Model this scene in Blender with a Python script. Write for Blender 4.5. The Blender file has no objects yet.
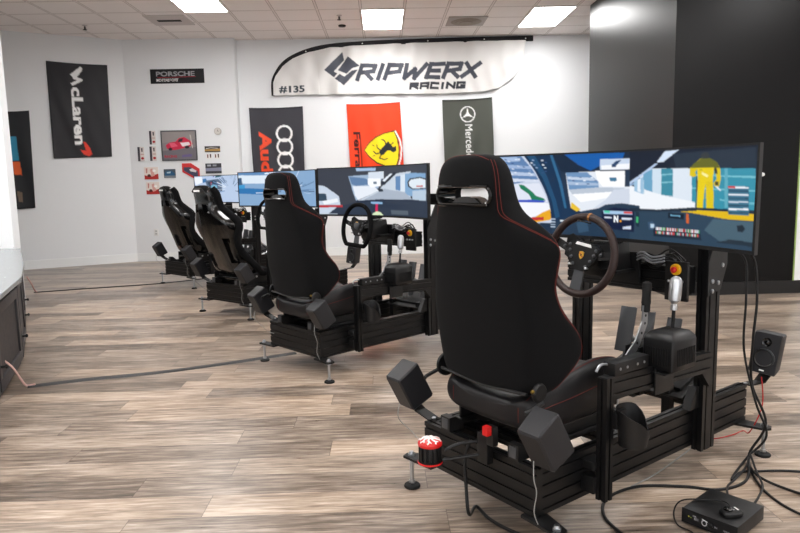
import bpy, bmesh, math, random
import numpy as np
from mathutils import Vector, Matrix
from mathutils.bvhtree import BVHTree
random.seed(7)
R = math.radians
SC = bpy.context.scene
COL = SC.collection

# ---------------------------------------------------------------- camera
cam_d = bpy.data.cameras.new('camera'); cam = bpy.data.objects.new('camera', cam_d); COL.objects.link(cam)
SC.camera = cam
F_PX, CAM_H, PITCH, ROLL = 660.06, 1.269, 0.129, 0.022
cam_d.sensor_width = 36.0; cam_d.lens = F_PX * 36.0 / 800.0; cam_d.clip_start = 0.05
fwd = Vector((0, math.cos(PITCH), -math.sin(PITCH))); up = Vector((0, math.sin(PITCH), math.cos(PITCH))); rt = Vector((1, 0, 0))
cx = rt * math.cos(ROLL) - up * math.sin(ROLL)
cy = rt * math.sin(ROLL) + up * math.cos(ROLL)
m = Matrix((cx, cy, -fwd)).transposed().to_4x4(); m.translation = (0, 0, CAM_H); cam.matrix_world = m

# ---------------------------------------------------------------- world, exposure, lamp strength
world = bpy.data.worlds.new('world'); SC.world = world; world.use_nodes = True
world.node_tree.nodes['Background'].inputs[0].default_value = (0.9, 0.95, 1, 1)
world.node_tree.nodes['Background'].inputs[1].default_value = 1.0
SC.view_settings.view_transform = 'Standard'; SC.view_settings.look = 'None'
SC.view_settings.exposure = 0.12; SC.view_settings.gamma = 1.0; SC.view_settings.use_curve_mapping = False
LAMP = 23.0            # emission of the ceiling light diffusers
SCREEN = 0.95           # emission of the monitors
CEIL = 3.66
# added fill light behind the camera, brightens the room and ceiling
sd = bpy.data.lights.new('rear_fill_light', 'AREA'); sd.shape = 'RECTANGLE'; sd.size = 12.0; sd.size_y = 2.6; sd.energy = 190; sd.color = (.93, .96, 1.0)
so = bpy.data.objects.new('rear_fill_light', sd); COL.objects.link(so); so.location = (-.4, -4.40, 1.55); so.rotation_euler = (R(116), 0, 0)

# ---------------------------------------------------------------- materials
def s2l(c):
    c = np.asarray(c, float)
    return np.where(c <= .04045, c / 12.92, ((c + .055) / 1.055) ** 2.4)
def hexc(h): return tuple(s2l([int(h[i:i+2], 16) / 255 for i in (0, 2, 4)])) + (1.0,)
MATS = {}
def mat(name, col='808080', rough=.5, metal=0.0, spec=.5, emit=None, estr=1.0, coat=0.0, bump=None, sheen=0.0, trans=0.0):
    if name in MATS: return MATS[name]
    mt = bpy.data.materials.new(name); mt.use_nodes = True; nt = mt.node_tree; b = nt.nodes['Principled BSDF']
    b.inputs['Base Color'].default_value = hexc(col); b.inputs['Roughness'].default_value = rough
    b.inputs['Metallic'].default_value = metal; b.inputs['Specular IOR Level'].default_value = spec
    b.inputs['Coat Weight'].default_value = coat; b.inputs['Sheen Weight'].default_value = sheen
    b.inputs['Transmission Weight'].default_value = trans
    if emit:
        b.inputs['Emission Color'].default_value = hexc(emit); b.inputs['Emission Strength'].default_value = estr
    tc = nt.nodes.new('ShaderNodeTexCoord'); nz = nt.nodes.new('ShaderNodeTexNoise')
    nz.inputs['Scale'].default_value = bump[0] if bump else 25.0; nt.links.new(tc.outputs['Object'], nz.inputs['Vector'])
    if bump:
        bp = nt.nodes.new('ShaderNodeBump'); bp.inputs['Strength'].default_value = bump[1]; bp.inputs['Distance'].default_value = .002
        nt.links.new(nz.outputs[0], bp.inputs['Height']); nt.links.new(bp.outputs[0], b.inputs['Normal'])
    mr = nt.nodes.new('ShaderNodeMapRange'); mr.inputs['To Min'].default_value = max(.02, rough - .05); mr.inputs['To Max'].default_value = min(1, rough + .05)
    nt.links.new(nz.outputs[0], mr.inputs['Value']); nt.links.new(mr.outputs[0], b.inputs['Roughness'])
    MATS[name] = mt; return mt
def paint_mat(name, rough=.8, emit=False, strength=1.0, sheen=0.0):
    if name in MATS: return MATS[name]
    mt = bpy.data.materials.new(name); mt.use_nodes = True; nt = mt.node_tree; b = nt.nodes['Principled BSDF']
    a = nt.nodes.new('ShaderNodeVertexColor'); a.layer_name = 'print'
    if emit:
        b.inputs['Base Color'].default_value = (.004, .004, .005, 1); b.inputs['Roughness'].default_value = .3; b.inputs['Specular IOR Level'].default_value = .12
        nt.links.new(a.outputs[0], b.inputs['Emission Color']); b.inputs['Emission Strength'].default_value = strength
    else:
        nt.links.new(a.outputs[0], b.inputs['Base Color']); b.inputs['Roughness'].default_value = rough
        b.inputs['Specular IOR Level'].default_value = .28
        b.inputs['Sheen Weight'].default_value = sheen
        tc = nt.nodes.new('ShaderNodeTexCoord'); nz = nt.nodes.new('ShaderNodeTexNoise'); nz.inputs['Scale'].default_value = 9
        nt.links.new(tc.outputs['Object'], nz.inputs['Vector'])
        bp = nt.nodes.new('ShaderNodeBump'); bp.inputs['Strength'].default_value = .15; bp.inputs['Distance'].default_value = .01
        nt.links.new(nz.outputs[0], bp.inputs['Height']); nt.links.new(bp.outputs[0], b.inputs['Normal'])
    MATS[name] = mt; return mt

M_ALU = mat('black_anodised_aluminium', '0a0a0b', .40, 0, .3)
M_FAB = mat('black_seat_cloth', '0e0e0f', .95, 0, .12, bump=(900, .35), sheen=.02)
M_LEATHER = mat('black_leatherette', '131214', .5, 0, .35, bump=(300, .2))
M_GLOSS = mat('glossy_black_shell', '080808', .14, 0, .4, coat=.25)
M_PLA = mat('black_plastic', '0e0e0f', .45, 0, .38)
M_PLM = mat('matte_black_plastic', '0b0b0c', .6, 0, .3)
M_SPK = mat('charcoal_speaker_vinyl', '1b1b1e', .5, 0, .4, bump=(400, .15))
M_STEEL = mat('zinc_steel', 'b4b8bd', .3, 1.0)
M_CHROME = mat('brushed_silver', 'c0c2c4', .36, 1.0)
M_RUB = mat('black_rubber', '141414', .7, 0, .3)
M_STITCH = mat('red_thread', '6a2a24', .9, 0, .2)
M_RED = mat('red_plastic', 'c01414', .35)
M_YEL = mat('yellow_plastic', 'e8b010', .4)
M_WHITE = mat('white_plastic', 'e6e6e4', .45)
M_BROWN = mat('dark_brown_leather', '2b1d1a', .5, 0, .35, bump=(350, .25))
M_SUEDE = mat('black_suede', '0c0c0d', .9, 0, .12)
M_CABLE = mat('black_cable_rubber', '0a0a0b', .5, 0, .35)
M_WCAB = mat('white_cable', '8e8e8c', .5)
M_RCAB = mat('red_cable', 'b01818', .5)
M_GREY = mat('grey_metal_plate', '4a4c4f', .4, .4)

# ---------------------------------------------------------------- mesh builder
class MB:
    """Collects shapes in local coordinates (u forward, w right, z up) -> mesh x=u, y=-w."""
    def __init__(s, o=(0, 0, 0), flip=True):
        s.bm = bmesh.new(); s.o = Vector(o); s.flip = flip; s.X = Matrix.Identity(4)
    def p(s, v):
        v = s.X @ Vector(v) - s.o
        return Vector((v.x, -v.y, v.z)) if s.flip else v
    def v(s, v): return s.bm.verts.new(s.p(v))
    def face(s, vs):
        try: return s.bm.faces.new(vs)
        except ValueError: return None
    def box(s, c, d, bev=0.0, rot=None):
        c = Vector(c); h = Vector(d) / 2; R3 = rot if rot is not None else Matrix.Identity(3)
        vs = []
        for x in (-1, 1):
            for y in (-1, 1):
                for z in (-1, 1): vs.append(s.v(c + R3 @ Vector((x * h.x, y * h.y, z * h.z))))
        fs = [s.face([vs[i] for i in q]) for q in ((0, 1, 3, 2), (4, 6, 7, 5), (0, 4, 5, 1), (2, 3, 7, 6), (0, 2, 6, 4), (1, 5, 7, 3))]
        if bev > 0:
            bmesh.ops.recalc_face_normals(s.bm, faces=fs)
            es = list({e for f in fs for e in f.edges})
            bmesh.ops.bevel(s.bm, geom=es, offset=bev, segments=2, profile=.6, affect='EDGES')
        return s
    def ring(s, c, a, b, r, n, r2=None, ph=0.0):
        return [s.v(c + a * (r * math.cos(2 * math.pi * i / n + ph)) + b * ((r2 or r) * math.sin(2 * math.pi * i / n + ph))) for i in range(n)]
    def skin(s, rings, cap=True, close=False):
        n = len(rings[0]); k = len(rings)
        for j in range(k if close else k - 1):
            A, B = rings[j], rings[(j + 1) % k]
            for i in range(n): s.face([A[i], A[(i + 1) % n], B[(i + 1) % n], B[i]])
        if cap and not close: s.face(rings[0]); s.face(rings[-1])
        return s
    @staticmethod
    def frame(d):
        d = d.normalized(); a = d.cross(Vector((0, 0, 1)))
        if a.length < 1e-3: a = d.cross(Vector((1, 0, 0)))
        a.normalize(); return a, d.cross(a).normalized()
    def cyl(s, p0, p1, r, r2=None, n=16, ph=0.0):
        p0, p1 = Vector(p0), Vector(p1); a, b = s.frame(p1 - p0)
        return s.skin([s.ring(p0, a, b, r, n, ph=ph), s.ring(p1, a, b, r if r2 is None else r2, n, ph=ph)])
    def lathe(s, p0, d, prof, n=20):
        p0, d = Vector(p0), Vector(d).normalized(); a, b = s.frame(d)
        return s.skin([s.ring(p0 + d * h, a, b, max(r, 1e-4), n) for r, h in prof])
    def tube(s, pts, r, n=8, close=False, smooth=6):
        P = [Vector(q) for q in pts]
        if smooth: P = spline(P, smooth, close)
        k = len(P); rings = []; a = None
        for i in range(k):
            d = (P[(i + 1) % k] - P[i - 1]) if (close or 0 < i < k - 1) else (P[1] - P[0] if i == 0 else P[-1] - P[-2])
            if d.length < 1e-7: d = Vector((0, 0, 1))
            d.normalize()
            if a is None: a, b = s.frame(d)
            else:
                a = (a - d * a.dot(d)); a.normalize(); b = d.cross(a)
            rings.append(s.ring(P[i], a, b, r, n))
        return s.skin(rings, close=close)
    def prism(s, poly, o, ax, ay, an, t):
        o, ax, ay, an = map(Vector, (o, ax, ay, an))
        A = [s.v(o + ax * x + ay * y - an * t / 2) for x, y in poly]; B = [s.v(o + ax * x + ay * y + an * t / 2) for x, y in poly]
        return s.skin([A, B])
    def profile(s, p0, p1, adir, a, b, pitch=.04):
        """slotted aluminium extrusion from p0 to p1; a x b section, a along adir."""
        p0, p1 = Vector(p0), Vector(p1); d = (p1 - p0).normalized(); ad = Vector(adir).normalized(); bd = d.cross(ad)
        def side(L):
            k = max(1, round(L / pitch)); st = L / k; o = [(-L / 2, 0)]
            for i in range(k):
                c = -L / 2 + st * (i + .5)
                o += [(c - .0045, 0), (c - .004, -.006), (c + .004, -.006), (c + .0045, 0)]
            return o
        pts = []
        for (x, dp) in side(a): pts.append((x, -b / 2 - dp))
        for (y, dp) in side(b): pts.append((a / 2 + dp, y))
        for (x, dp) in side(a): pts.append((-x, b / 2 + dp))
        for (y, dp) in side(b): pts.append((-a / 2 - dp, -y))
        A = [s.v(p0 + ad * x + bd * y) for x, y in pts]; B = [s.v(p1 + ad * x + bd * y) for x, y in pts]
        return s.skin([A, B])
    def build(s, name, material, parent=None, smooth=35, recalc=True, subsurf=0):
        if recalc: bmesh.ops.recalc_face_normals(s.bm, faces=s.bm.faces[:])
        me = bpy.data.meshes.new(name); s.bm.to_mesh(me); s.bm.free()
        return link(name, me, material, parent, smooth, subsurf)
def link(name, me, material, parent=None, smooth=35, subsurf=0):
    for mt in (material if isinstance(material, (list, tuple)) else [material]): me.materials.append(mt)
    if smooth:
        me.shade_smooth(); me.set_sharp_from_angle(angle=R(smooth))
    ob = bpy.data.objects.new(name, me); COL.objects.link(ob)
    if subsurf:
        md = ob.modifiers.new('smooth', 'SUBSURF'); md.levels = subsurf; md.render_levels = subsurf
    if parent is not None: ob.parent = parent
    return ob
def spline(P, k, close=False):
    out = []; n = len(P)
    for i in range(n if close else n - 1):
        g = lambda j: P[j % n] if close else P[max(0, min(n - 1, j))]
        a, b, c, d = g(i - 1), g(i), g(i + 1), g(i + 2)
        for q in range(k):
            t = q / k
            out.append(.5 * ((2 * b) + (c - a) * t + (2 * a - 5 * b + 4 * c - d) * t * t + (3 * b - a - 3 * c + d) * t ** 3))
    if not close: out.append(P[-1])
    return out

ORIGIN = {}
def thing(name, label, cat, group=None, at=(0, 0, 0), rig=None, rot=0.0):
    """Empty that parents the parts. at = (u, w, z) in rig coordinates if rig given, else world xyz."""
    e = bpy.data.objects.new(name, None); COL.objects.link(e); e.empty_display_size = .1
    e['label'] = label; e['category'] = cat
    if group: e['group'] = group
    if rig is not None:
        e.matrix_world = rig @ Matrix.Translation((at[0], -at[1], at[2]))
    else:
        e.location = at; e.rotation_euler = (0, 0, rot)
    return e
def tag(o, label, cat, group=None, kind=None):
    if label: o['label'] = label
    if cat: o['category'] = cat
    if group: o['group'] = group
    if kind: o['kind'] = kind
    return o
def structure(o): o['kind'] = 'structure'; return o
def kids(o): return [c for c in bpy.data.objects if c.parent == o]
def copy_tree(o, parent=None):
    c = o.copy(); COL.objects.link(c)
    if parent is not None: c.parent = parent
    for ch in kids(o): copy_tree(ch, c)
    return c
def evaluated_mesh(ob, name):
    ob.data.update_tag(); ob.update_tag(); bpy.context.view_layer.update()
    dg = bpy.context.evaluated_depsgraph_get()
    return bpy.data.meshes.new_from_object(ob.evaluated_get(dg), depsgraph=dg)
def bake(ob):
    me = evaluated_mesh(ob, ob.name); old = ob.data; ob.modifiers.clear(); ob.data = me; bpy.data.meshes.remove(old)
    return ob

# ---------------------------------------------------------------- canvas for printed and displayed pictures
class Canvas:
    def __init__(s, W, H, px, bg):       # W x H in units (x right, y down), px pixels per unit
        s.px = px; s.w = int(round(W * px)); s.h = int(round(H * px)); s.W = W; s.H = H
        s.a = np.empty((s.h, s.w, 3)); s.a[:] = s.c(bg)
    @staticmethod
    def c(h): return np.array([int(h[i:i+2], 16) / 255 for i in (0, 2, 4)])
    def poly(s, pts, col):
        P = np.array(pts, float) * s.px
        x0, y0 = np.floor(P.min(0)).astype(int); x1, y1 = np.ceil(P.max(0)).astype(int) + 1
        x0, y0 = max(0, x0), max(0, y0); x1, y1 = min(s.w, x1), min(s.h, y1)
        if x1 <= x0 or y1 <= y0: return
        X, Y = np.meshgrid(np.arange(x0, x1) + .5, np.arange(y0, y1) + .5); ins = np.zeros(X.shape, bool)
        for i in range(len(P)):
            ax, ay = P[i - 1]; bx, by = P[i]
            if ay == by: continue
            ins ^= ((ay > Y) != (by > Y)) & (X < (bx - ax) * (Y - ay) / (by - ay) + ax)
        s.a[y0:y1, x0:x1][ins] = s.c(col)
    def ell(s, cx, cy, rx, ry, col, a0=0, a1=360, n=40):
        s.poly([(cx + rx * math.cos(R(a0 + (a1 - a0) * i / n)), cy + ry * math.sin(R(a0 + (a1 - a0) * i / n))) for i in range(n + 1)], col)
    def line(s, pts, w, col):
        for (x0, y0), (x1, y1) in zip(pts[:-1], pts[1:]):
            dx, dy = x1 - x0, y1 - y0; L = math.hypot(dx, dy) or 1; nx, ny = -dy / L * w / 2, dx / L * w / 2
            s.poly([(x0 + nx, y0 + ny), (x1 + nx, y1 + ny), (x1 - nx, y1 - ny), (x0 - nx, y0 - ny)], col)
        for x, y in pts[1:-1]: s.ell(x, y, w / 2, w / 2, col, n=10)
    def ringline(s, cx, cy, r, w, col, ry=None):
        n = 36; k = (ry or r) / r
        s.line([(cx + r * math.cos(2 * math.pi * i / n), cy + r * k * math.sin(2 * math.pi * i / n)) for i in range(n + 1)], w, col)
    def text(s, txt, col, fn, bold=0.0):
        """fn maps (x, y) in text space (0..width, 0..~0.7 cap height, y up) and width -> canvas units."""
        tris, wd = glyphs(txt, bold)
        for t in tris: s.poly([fn(x, y, wd) for x, y in t], col)
    def sample(s, u, v):                 # u,v in units, arrays -> colours (linear)
        x = np.clip((u * s.px), 0, s.w - 1).astype(int); y = np.clip((v * s.px), 0, s.h - 1).astype(int)
        acc = 0
        for dx in (-1, 0, 1):
            for dy in (-1, 0, 1):
                acc = acc + s2l(s.a[np.clip(y + dy, 0, s.h - 1), np.clip(x + dx, 0, s.w - 1)]) / 9
        return acc
def glyphs(txt, bold=0.0):
    cu = bpy.data.curves.new('t', 'FONT'); cu.body = txt; cu.size = 1.0; cu.offset = bold; cu.resolution_u = 3
    ob = bpy.data.objects.new('t', cu); COL.objects.link(ob)
    dg = bpy.context.evaluated_depsgraph_get(); me = bpy.data.meshes.new_from_object(ob.evaluated_get(dg))
    me.calc_loop_triangles(); V = [(v.co.x, v.co.y) for v in me.vertices]
    tr = [[V[i] for i in t.vertices] for t in me.loop_triangles]
    bpy.data.objects.remove(ob); bpy.data.curves.remove(cu); bpy.data.meshes.remove(me)
    xs = [p[0] for t in tr for p in t]; x0 = min(xs); wd = max(xs) - x0
    return [[(x - x0, y) for x, y in t] for t in tr], wd
def place_text(cv, txt, col, x, y, w, h, bold=0.0, slant=0.0, vertical=None):
    """lettering in a box: x,y = left/top; w,h size. vertical='down': reading turned 90 degrees clockwise."""
    def fn(a, b, wd):
        s_, t_ = a / wd, b / .7
        if vertical == 'down': return (x + w * t_, y + h * s_)
        return (x + w * s_ + slant * t_ * h, y + h - h * t_)
    cv.text(txt, col, fn, bold)
def picture(name, cv, nx, ny, pos, material, parent=None, uv=None, thick=0.0, keep=None):
    """grid mesh whose vertices carry the printed colours; pos(s,t)->xyz, uv(s,t)->canvas units"""
    s_ = np.linspace(0, 1, nx); t_ = np.linspace(0, 1, ny)
    S, T = np.meshgrid(s_, t_); V = []; U = np.empty(S.shape); W = np.empty(S.shape)
    for j in range(ny):
        for i in range(nx):
            V.append(pos(S[j, i], T[j, i]))
            U[j, i], W[j, i] = uv(S[j, i], T[j, i]) if uv else (S[j, i] * cv.W, T[j, i] * cv.H)
    Fc = [(j * nx + i, (j + 1) * nx + i, (j + 1) * nx + i + 1, j * nx + i + 1) for j in range(ny - 1) for i in range(nx - 1)]
    me = bpy.data.meshes.new(name); me.from_pydata(V, [], Fc)
    C = cv.sample(U.ravel(), W.ravel()); C = np.concatenate([C, np.ones((len(C), 1))], 1)
    at = me.color_attributes.new('print', 'FLOAT_COLOR', 'POINT'); at.data.foreach_set('color', C.ravel())
    ob = link(name, me, material, parent, smooth=60)
    if thick:
        md = ob.modifiers.new('thickness', 'SOLIDIFY'); md.thickness = thick; md.offset = -1
    return ob


# ================================================================ the room
def nodes(name):
    mt = bpy.data.materials.new(name); mt.use_nodes = True; nt = mt.node_tree
    b = nt.nodes['Principled BSDF']
    def N(t, **k):
        n = nt.nodes.new('ShaderNode' + t)
        for a, v in k.items(): setattr(n, a, v)
        return n
    def L(a, b_): nt.links.new(a, b_)
    def M(op, a, b_=None, c=None):
        n = N('Math', operation=op)
        for i, q in enumerate((a, b_, c)):
            if q is None: continue
            if isinstance(q, (int, float)): n.inputs[i].default_value = q
            else: L(q, n.inputs[i])
        return n.outputs[0]
    return mt, nt, b, N, L, M
def ramp(N, stops):
    r = N('ValToRGB'); e = r.color_ramp.elements
    while len(e) < len(stops): e.new(.5)
    for q, (p, c) in zip(e, stops): q.position = p; q.color = hexc(c)
    return r
def floor_material():
    mt, nt, b, N, L, M = nodes('vinyl_planks')
    tc = N('TexCoord'); sx = N('SeparateXYZ'); L(tc.outputs['Object'], sx.inputs[0])
    X, Y = sx.outputs[0], sx.outputs[1]
    yy = M('DIVIDE', Y, .18); row = M('FLOOR', yy); fy = M('FRACT', yy)
    w1 = N('TexWhiteNoise', noise_dimensions='1D'); L(row, w1.inputs['W'])
    xx = M('ADD', M('DIVIDE', X, 1.22), M('MULTIPLY', w1.outputs[0], 9.0)); colm = M('FLOOR', xx); fx = M('FRACT', xx)
    cv = N('CombineXYZ'); L(row, cv.inputs[0]); L(colm, cv.inputs[1])
    w2 = N('TexWhiteNoise', noise_dimensions='2D'); L(cv.outputs[0], w2.inputs['Vector'])
    # streaky grain: noise stretched along the plank, shifted per plank
    off = M('MULTIPLY', w2.outputs[0], 37.0)
    g = N('CombineXYZ'); L(M('ADD', M('MULTIPLY', X, 2.6), off), g.inputs[0]); L(M('ADD', M('MULTIPLY', Y, 26.0), off), g.inputs[1])
    n1 = N('TexNoise'); n1.inputs['Scale'].default_value = 1.6; n1.inputs['Detail'].default_value = 7; n1.inputs['Roughness'].default_value = .62; n1.inputs['Distortion'].default_value = .25; L(g.outputs[0], n1.inputs['Vector'])
    g2 = N('CombineXYZ'); L(M('ADD', M('MULTIPLY', X, 2.2), off), g2.inputs[0]); L(M('MULTIPLY', Y, 60.0), g2.inputs[1])
    n2 = N('TexNoise'); n2.inputs['Scale'].default_value = 2.6; n2.inputs['Detail'].default_value = 6; n2.inputs['Roughness'].default_value = .65; L(g2.outputs[0], n2.inputs['Vector'])
    g3 = N('CombineXYZ'); L(M('ADD', M('MULTIPLY', X, 1.0), off), g3.inputs[0]); L(M('MULTIPLY', Y, 4.0), g3.inputs[1])
    n3 = N('TexNoise'); n3.inputs['Scale'].default_value = 1.3; n3.inputs['Detail'].default_value = 3; L(g3.outputs[0], n3.inputs['Vector'])
    f = M('ADD', M('ADD', M('MULTIPLY', n1.outputs[0], .85), M('MULTIPLY', n2.outputs[0], .55)), M('ADD', M('MULTIPLY', w2.outputs[0], .26), M('MULTIPLY', n3.outputs[0], .45)))
    f = M('ADD', M('MULTIPLY', M('SUBTRACT', f, 1.07), 1.2), .5)
    r = ramp(N, [(0.14, '40362e'), (0.34, '695c50'), (0.48, '8a7c70'), (0.60, 'a39588'), (0.76, 'c0b4a9'), (1.0, 'e0dbd6')])
    L(f, r.inputs[0])
    # warm tint on some planks
    mx = N('MixRGB', blend_type='MULTIPLY'); rr = ramp(N, [(0, 'ffffff'), (.55, 'faf8f5'), (1, 'f9efe3')]); L(w2.outputs[0], rr.inputs[0])
    mx.inputs[0].default_value = 1; L(r.outputs[0], mx.inputs[1]); L(rr.outputs[0], mx.inputs[2])
    # seams
    ex = M('MULTIPLY', M('MINIMUM', fx, M('SUBTRACT', 1.0, fx)), 1.22); ey = M('MULTIPLY', M('MINIMUM', fy, M('SUBTRACT', 1.0, fy)), .18)
    e = M('MINIMUM', ex, ey); seam = M('LESS_THAN', e, .0016)
    m2 = N('MixRGB'); L(M('MULTIPLY', seam, .65), m2.inputs[0]); L(mx.outputs[0], m2.inputs[1]); m2.inputs[2].default_value = hexc('40352e')
    L(m2.outputs[0], b.inputs['Base Color'])
    L(M('ADD', .22, M('MULTIPLY', n1.outputs[0], .18)), b.inputs['Roughness']); b.inputs['Specular IOR Level'].default_value = .5
    bp = N('Bump'); bp.inputs['Strength'].default_value = .25; bp.inputs['Distance'].default_value = .002
    L(M('SUBTRACT', n2.outputs[0], M('MULTIPLY', seam, .8)), bp.inputs['Height']); L(bp.outputs[0], b.inputs['Normal'])
    return mt
def ceiling_material():
    mt, nt, b, N, L, M = nodes('acoustic_tiles')
    tc = N('TexCoord'); sx = N('SeparateXYZ'); L(tc.outputs['Object'], sx.inputs[0])
    fx = M('FRACT', M('ADD', M('DIVIDE', sx.outputs[0], .6096), 100)); fy = M('FRACT', M('ADD', M('DIVIDE', sx.outputs[1], .6096), 100))
    ex = M('MINIMUM', fx, M('SUBTRACT', 1.0, fx)); ey = M('MINIMUM', fy, M('SUBTRACT', 1.0, fy)); e = M('MINIMUM', ex, ey)
    t = M('LESS_THAN', e, .022); sh = M('MULTIPLY', M('LESS_THAN', e, .034), M('SUBTRACT', 1.0, t))
    n1 = N('TexNoise'); n1.inputs['Scale'].default_value = 160; L(tc.outputs['Object'], n1.inputs['Vector'])
    r = ramp(N, [(.3, 'f4ece9'), (.6, 'faf4f1')]); L(n1.outputs[0], r.inputs[0])
    m1 = N('MixRGB'); L(t, m1.inputs[0]); L(r.outputs[0], m1.inputs[1]); m1.inputs[2].default_value = hexc('efe7e3')
    m2 = N('MixRGB'); L(sh, m2.inputs[0]); L(m1.outputs[0], m2.inputs[1]); m2.inputs[2].default_value = hexc('b5aca8')
    L(m2.outputs[0], b.inputs['Base Color']); b.inputs['Roughness'].default_value = .9
    bp = N('Bump'); bp.inputs['Strength'].default_value = .4; bp.inputs['Distance'].default_value = .008; L(t, bp.inputs['Height']); L(bp.outputs[0], b.inputs['Normal'])
    return mt
def wall_paint(name, col, rough, spec=.5, bs=.06):
    mt, nt, b, N, L, M = nodes(name)
    tc = N('TexCoord'); n1 = N('TexNoise'); n1.inputs['Scale'].default_value = 60; n1.inputs['Detail'].default_value = 4; L(tc.outputs['Object'], n1.inputs['Vector'])
    c = hexc(col); b.inputs['Base Color'].default_value = c; b.inputs['Roughness'].default_value = rough; b.inputs['Specular IOR Level'].default_value = spec
    bp = N('Bump'); bp.inputs['Strength'].default_value = bs; bp.inputs['Distance'].default_value = .01; L(n1.outputs[0], bp.inputs['Height']); L(bp.outputs[0], b.inputs['Normal'])
    return mt
M_FLOOR = floor_material(); M_CEIL = ceiling_material()
M_WALL = wall_paint('white_wall_paint', 'e8eaec', .6, .3)
M_BLACKWALL = wall_paint('black_satin_paint', '0a0a0b', .34, .22, .02)
M_BASE = wall_paint('white_trim_paint', 'eef0f0', .4)
M_BASEBLACK = wall_paint('black_trim_paint', '121213', .4)

GA = 0.023                                     # slight turn of the building against the view
def wbox(name, c, d, material, rot=0.0, bev=0.0):
    b = MB((0, 0, 0), flip=False); b.box((0, 0, 0), d, bev); o = b.build(name, material, None, smooth=0)
    o.location = c; o.rotation_euler = (0, 0, rot); return o
o = structure(wbox('floor', (0, 3.5, -.05), (19, 18, .1), M_FLOOR, GA)); o.location.z = -.05
# object coordinates of ceiling aligned with light grid: corner of the middle light at (-.498, 10.817)
o = structure(wbox('ceiling', (-.498, 10.817, CEIL + .05), (.1, .1, .1), M_CEIL, GA))
me = o.data
for v in me.vertices: v.co.x = 9.5 if v.co.x > 0 else -9.0; v.co.y = 1.2 if v.co.y > 0 else -16.0
def wall(name, a, b_, th, material, z0=0.0, z1=CEIL, side=1):
    """wall from a to b (xy), body on the far side"""
    a, b_ = Vector(a), Vector(b_); d = b_ - a; L = d.length; n = Vector((-d.y, d.x)) / L * side
    c = (a + b_) / 2 + n * th / 2
    return structure(wbox(name, (c.x, c.y, (z0 + z1) / 2), (L, th, z1 - z0), material, math.atan2(d.y, d.x)))
BW = lambda x: 11.51 + GA * x                   # back wall line
wall('wall_back', (-2.66, BW(-2.66)), (8.0, BW(8.0)), .15, M_WALL)
wall('wall_back_left', (-4.475, 11.21), (-2.66, 11.25), .15, M_WALL)
structure(wbox('wall_back_return', (-2.735, 11.44, CEIL / 2), (.15, .34, CEIL), M_WALL, GA))
DA, DB = Vector((-4.475, 11.21)), Vector((-5.93, 10.40)); DD = (DB - DA).normalized()
wall('wall_left_diagonal', DA + DD * 4.5, DA, .15, M_WALL)
wall('wall_left', (-8.4, -4.5), (-8.4, 9.2), .15, M_WALL)
wall('wall_partition', (-8.4, 7.1), (-4.155, 7.1), .12, M_WALL)
# black pillar wall on the right
wall('wall_right_black', (2.825, 6.875), (4.15, 6.905), .12, M_BLACKWALL)
o = wall('wall_right_black_side', (2.825, 6.88), (2.76, 9.68), .12, M_BLACKWALL, side=-1)
wall('wall_right_black_back', (2.76, 9.68), (6.9, 9.775), .12, M_BLACKWALL, side=-1)
wall('wall_right_white', (4.16, 6.905), (7.6, 6.985), .12, M_WALL)
wall('wall_right', (7.6, 6.985), (7.6, -4.5), .15, M_WALL)
wall('wall_behind_camera', (7.6, -4.5), (5.6, -4.5), .15, M_WALL)
wall('wall_behind_camera_side', (-6.4, -4.5), (-8.4, -4.5), .15, M_WALL)
wall('wall_behind_camera_sill', (5.6, -4.5), (-6.4, -4.5), .15, M_WALL, 0, .22)
wall('wall_behind_camera_header', (5.6, -4.5), (-6.4, -4.5), .15, M_WALL, 2.88, CEIL)
M_GLASS = mat('added_window_glass', 'ffffff', .06, 0, .5, trans=1.0)
for k in range(4):                              # added unseen windows, put in to go with the fill light
    xa = -6.4 + 3 * k; b = MB(flip=False)
    for (cx_, cz, dx, dz) in ((xa + 1.5, .25, 3, .06), (xa + 1.5, 2.85, 3, .06), (xa + .03, 1.55, .06, 2.66), (xa + 2.97, 1.55, .06, 2.66)): b.box((cx_, -4.57, cz), (dx, .06, dz))
    w_ = structure(b.build('added_window_%d' % (k + 1), mat('added_black_window_frame', '1a1a1b', .4), None, smooth=0))
    b = MB(flip=False); b.box((xa + 1.5, -4.57, 1.55), (2.9, .008, 2.56)); b.build('pane', M_GLASS, w_)
# baseboards
wall('baseboard_back', (-2.66, BW(-2.66)), (2.6, BW(2.6)), .015, M_BASE, 0, .14, -1)
wall('baseboard_back_left', (-4.475, 11.21), (-2.66, 11.25), .015, M_BASE, 0, .14, -1)
wall('baseboard_left_diagonal', DA + DD * 4.5, DA, .015, M_BASE, 0, .14, -1)
wall('baseboard_right_black', (2.81, 6.875), (7.6, 6.985), .02, M_BASEBLACK, 0, .135, -1)
wall('baseboard_right_side', (2.825, 6.88), (2.76, 9.68), .02, M_BASEBLACK, 0, .135, 1)
M_GREENTRIM = mat('pale_green_trim', '8fa860', .5)
wall('trim_1', (4.150, 6.905), (4.162, 6.905), .012, M_GREENTRIM, .135, CEIL, -1)

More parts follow.
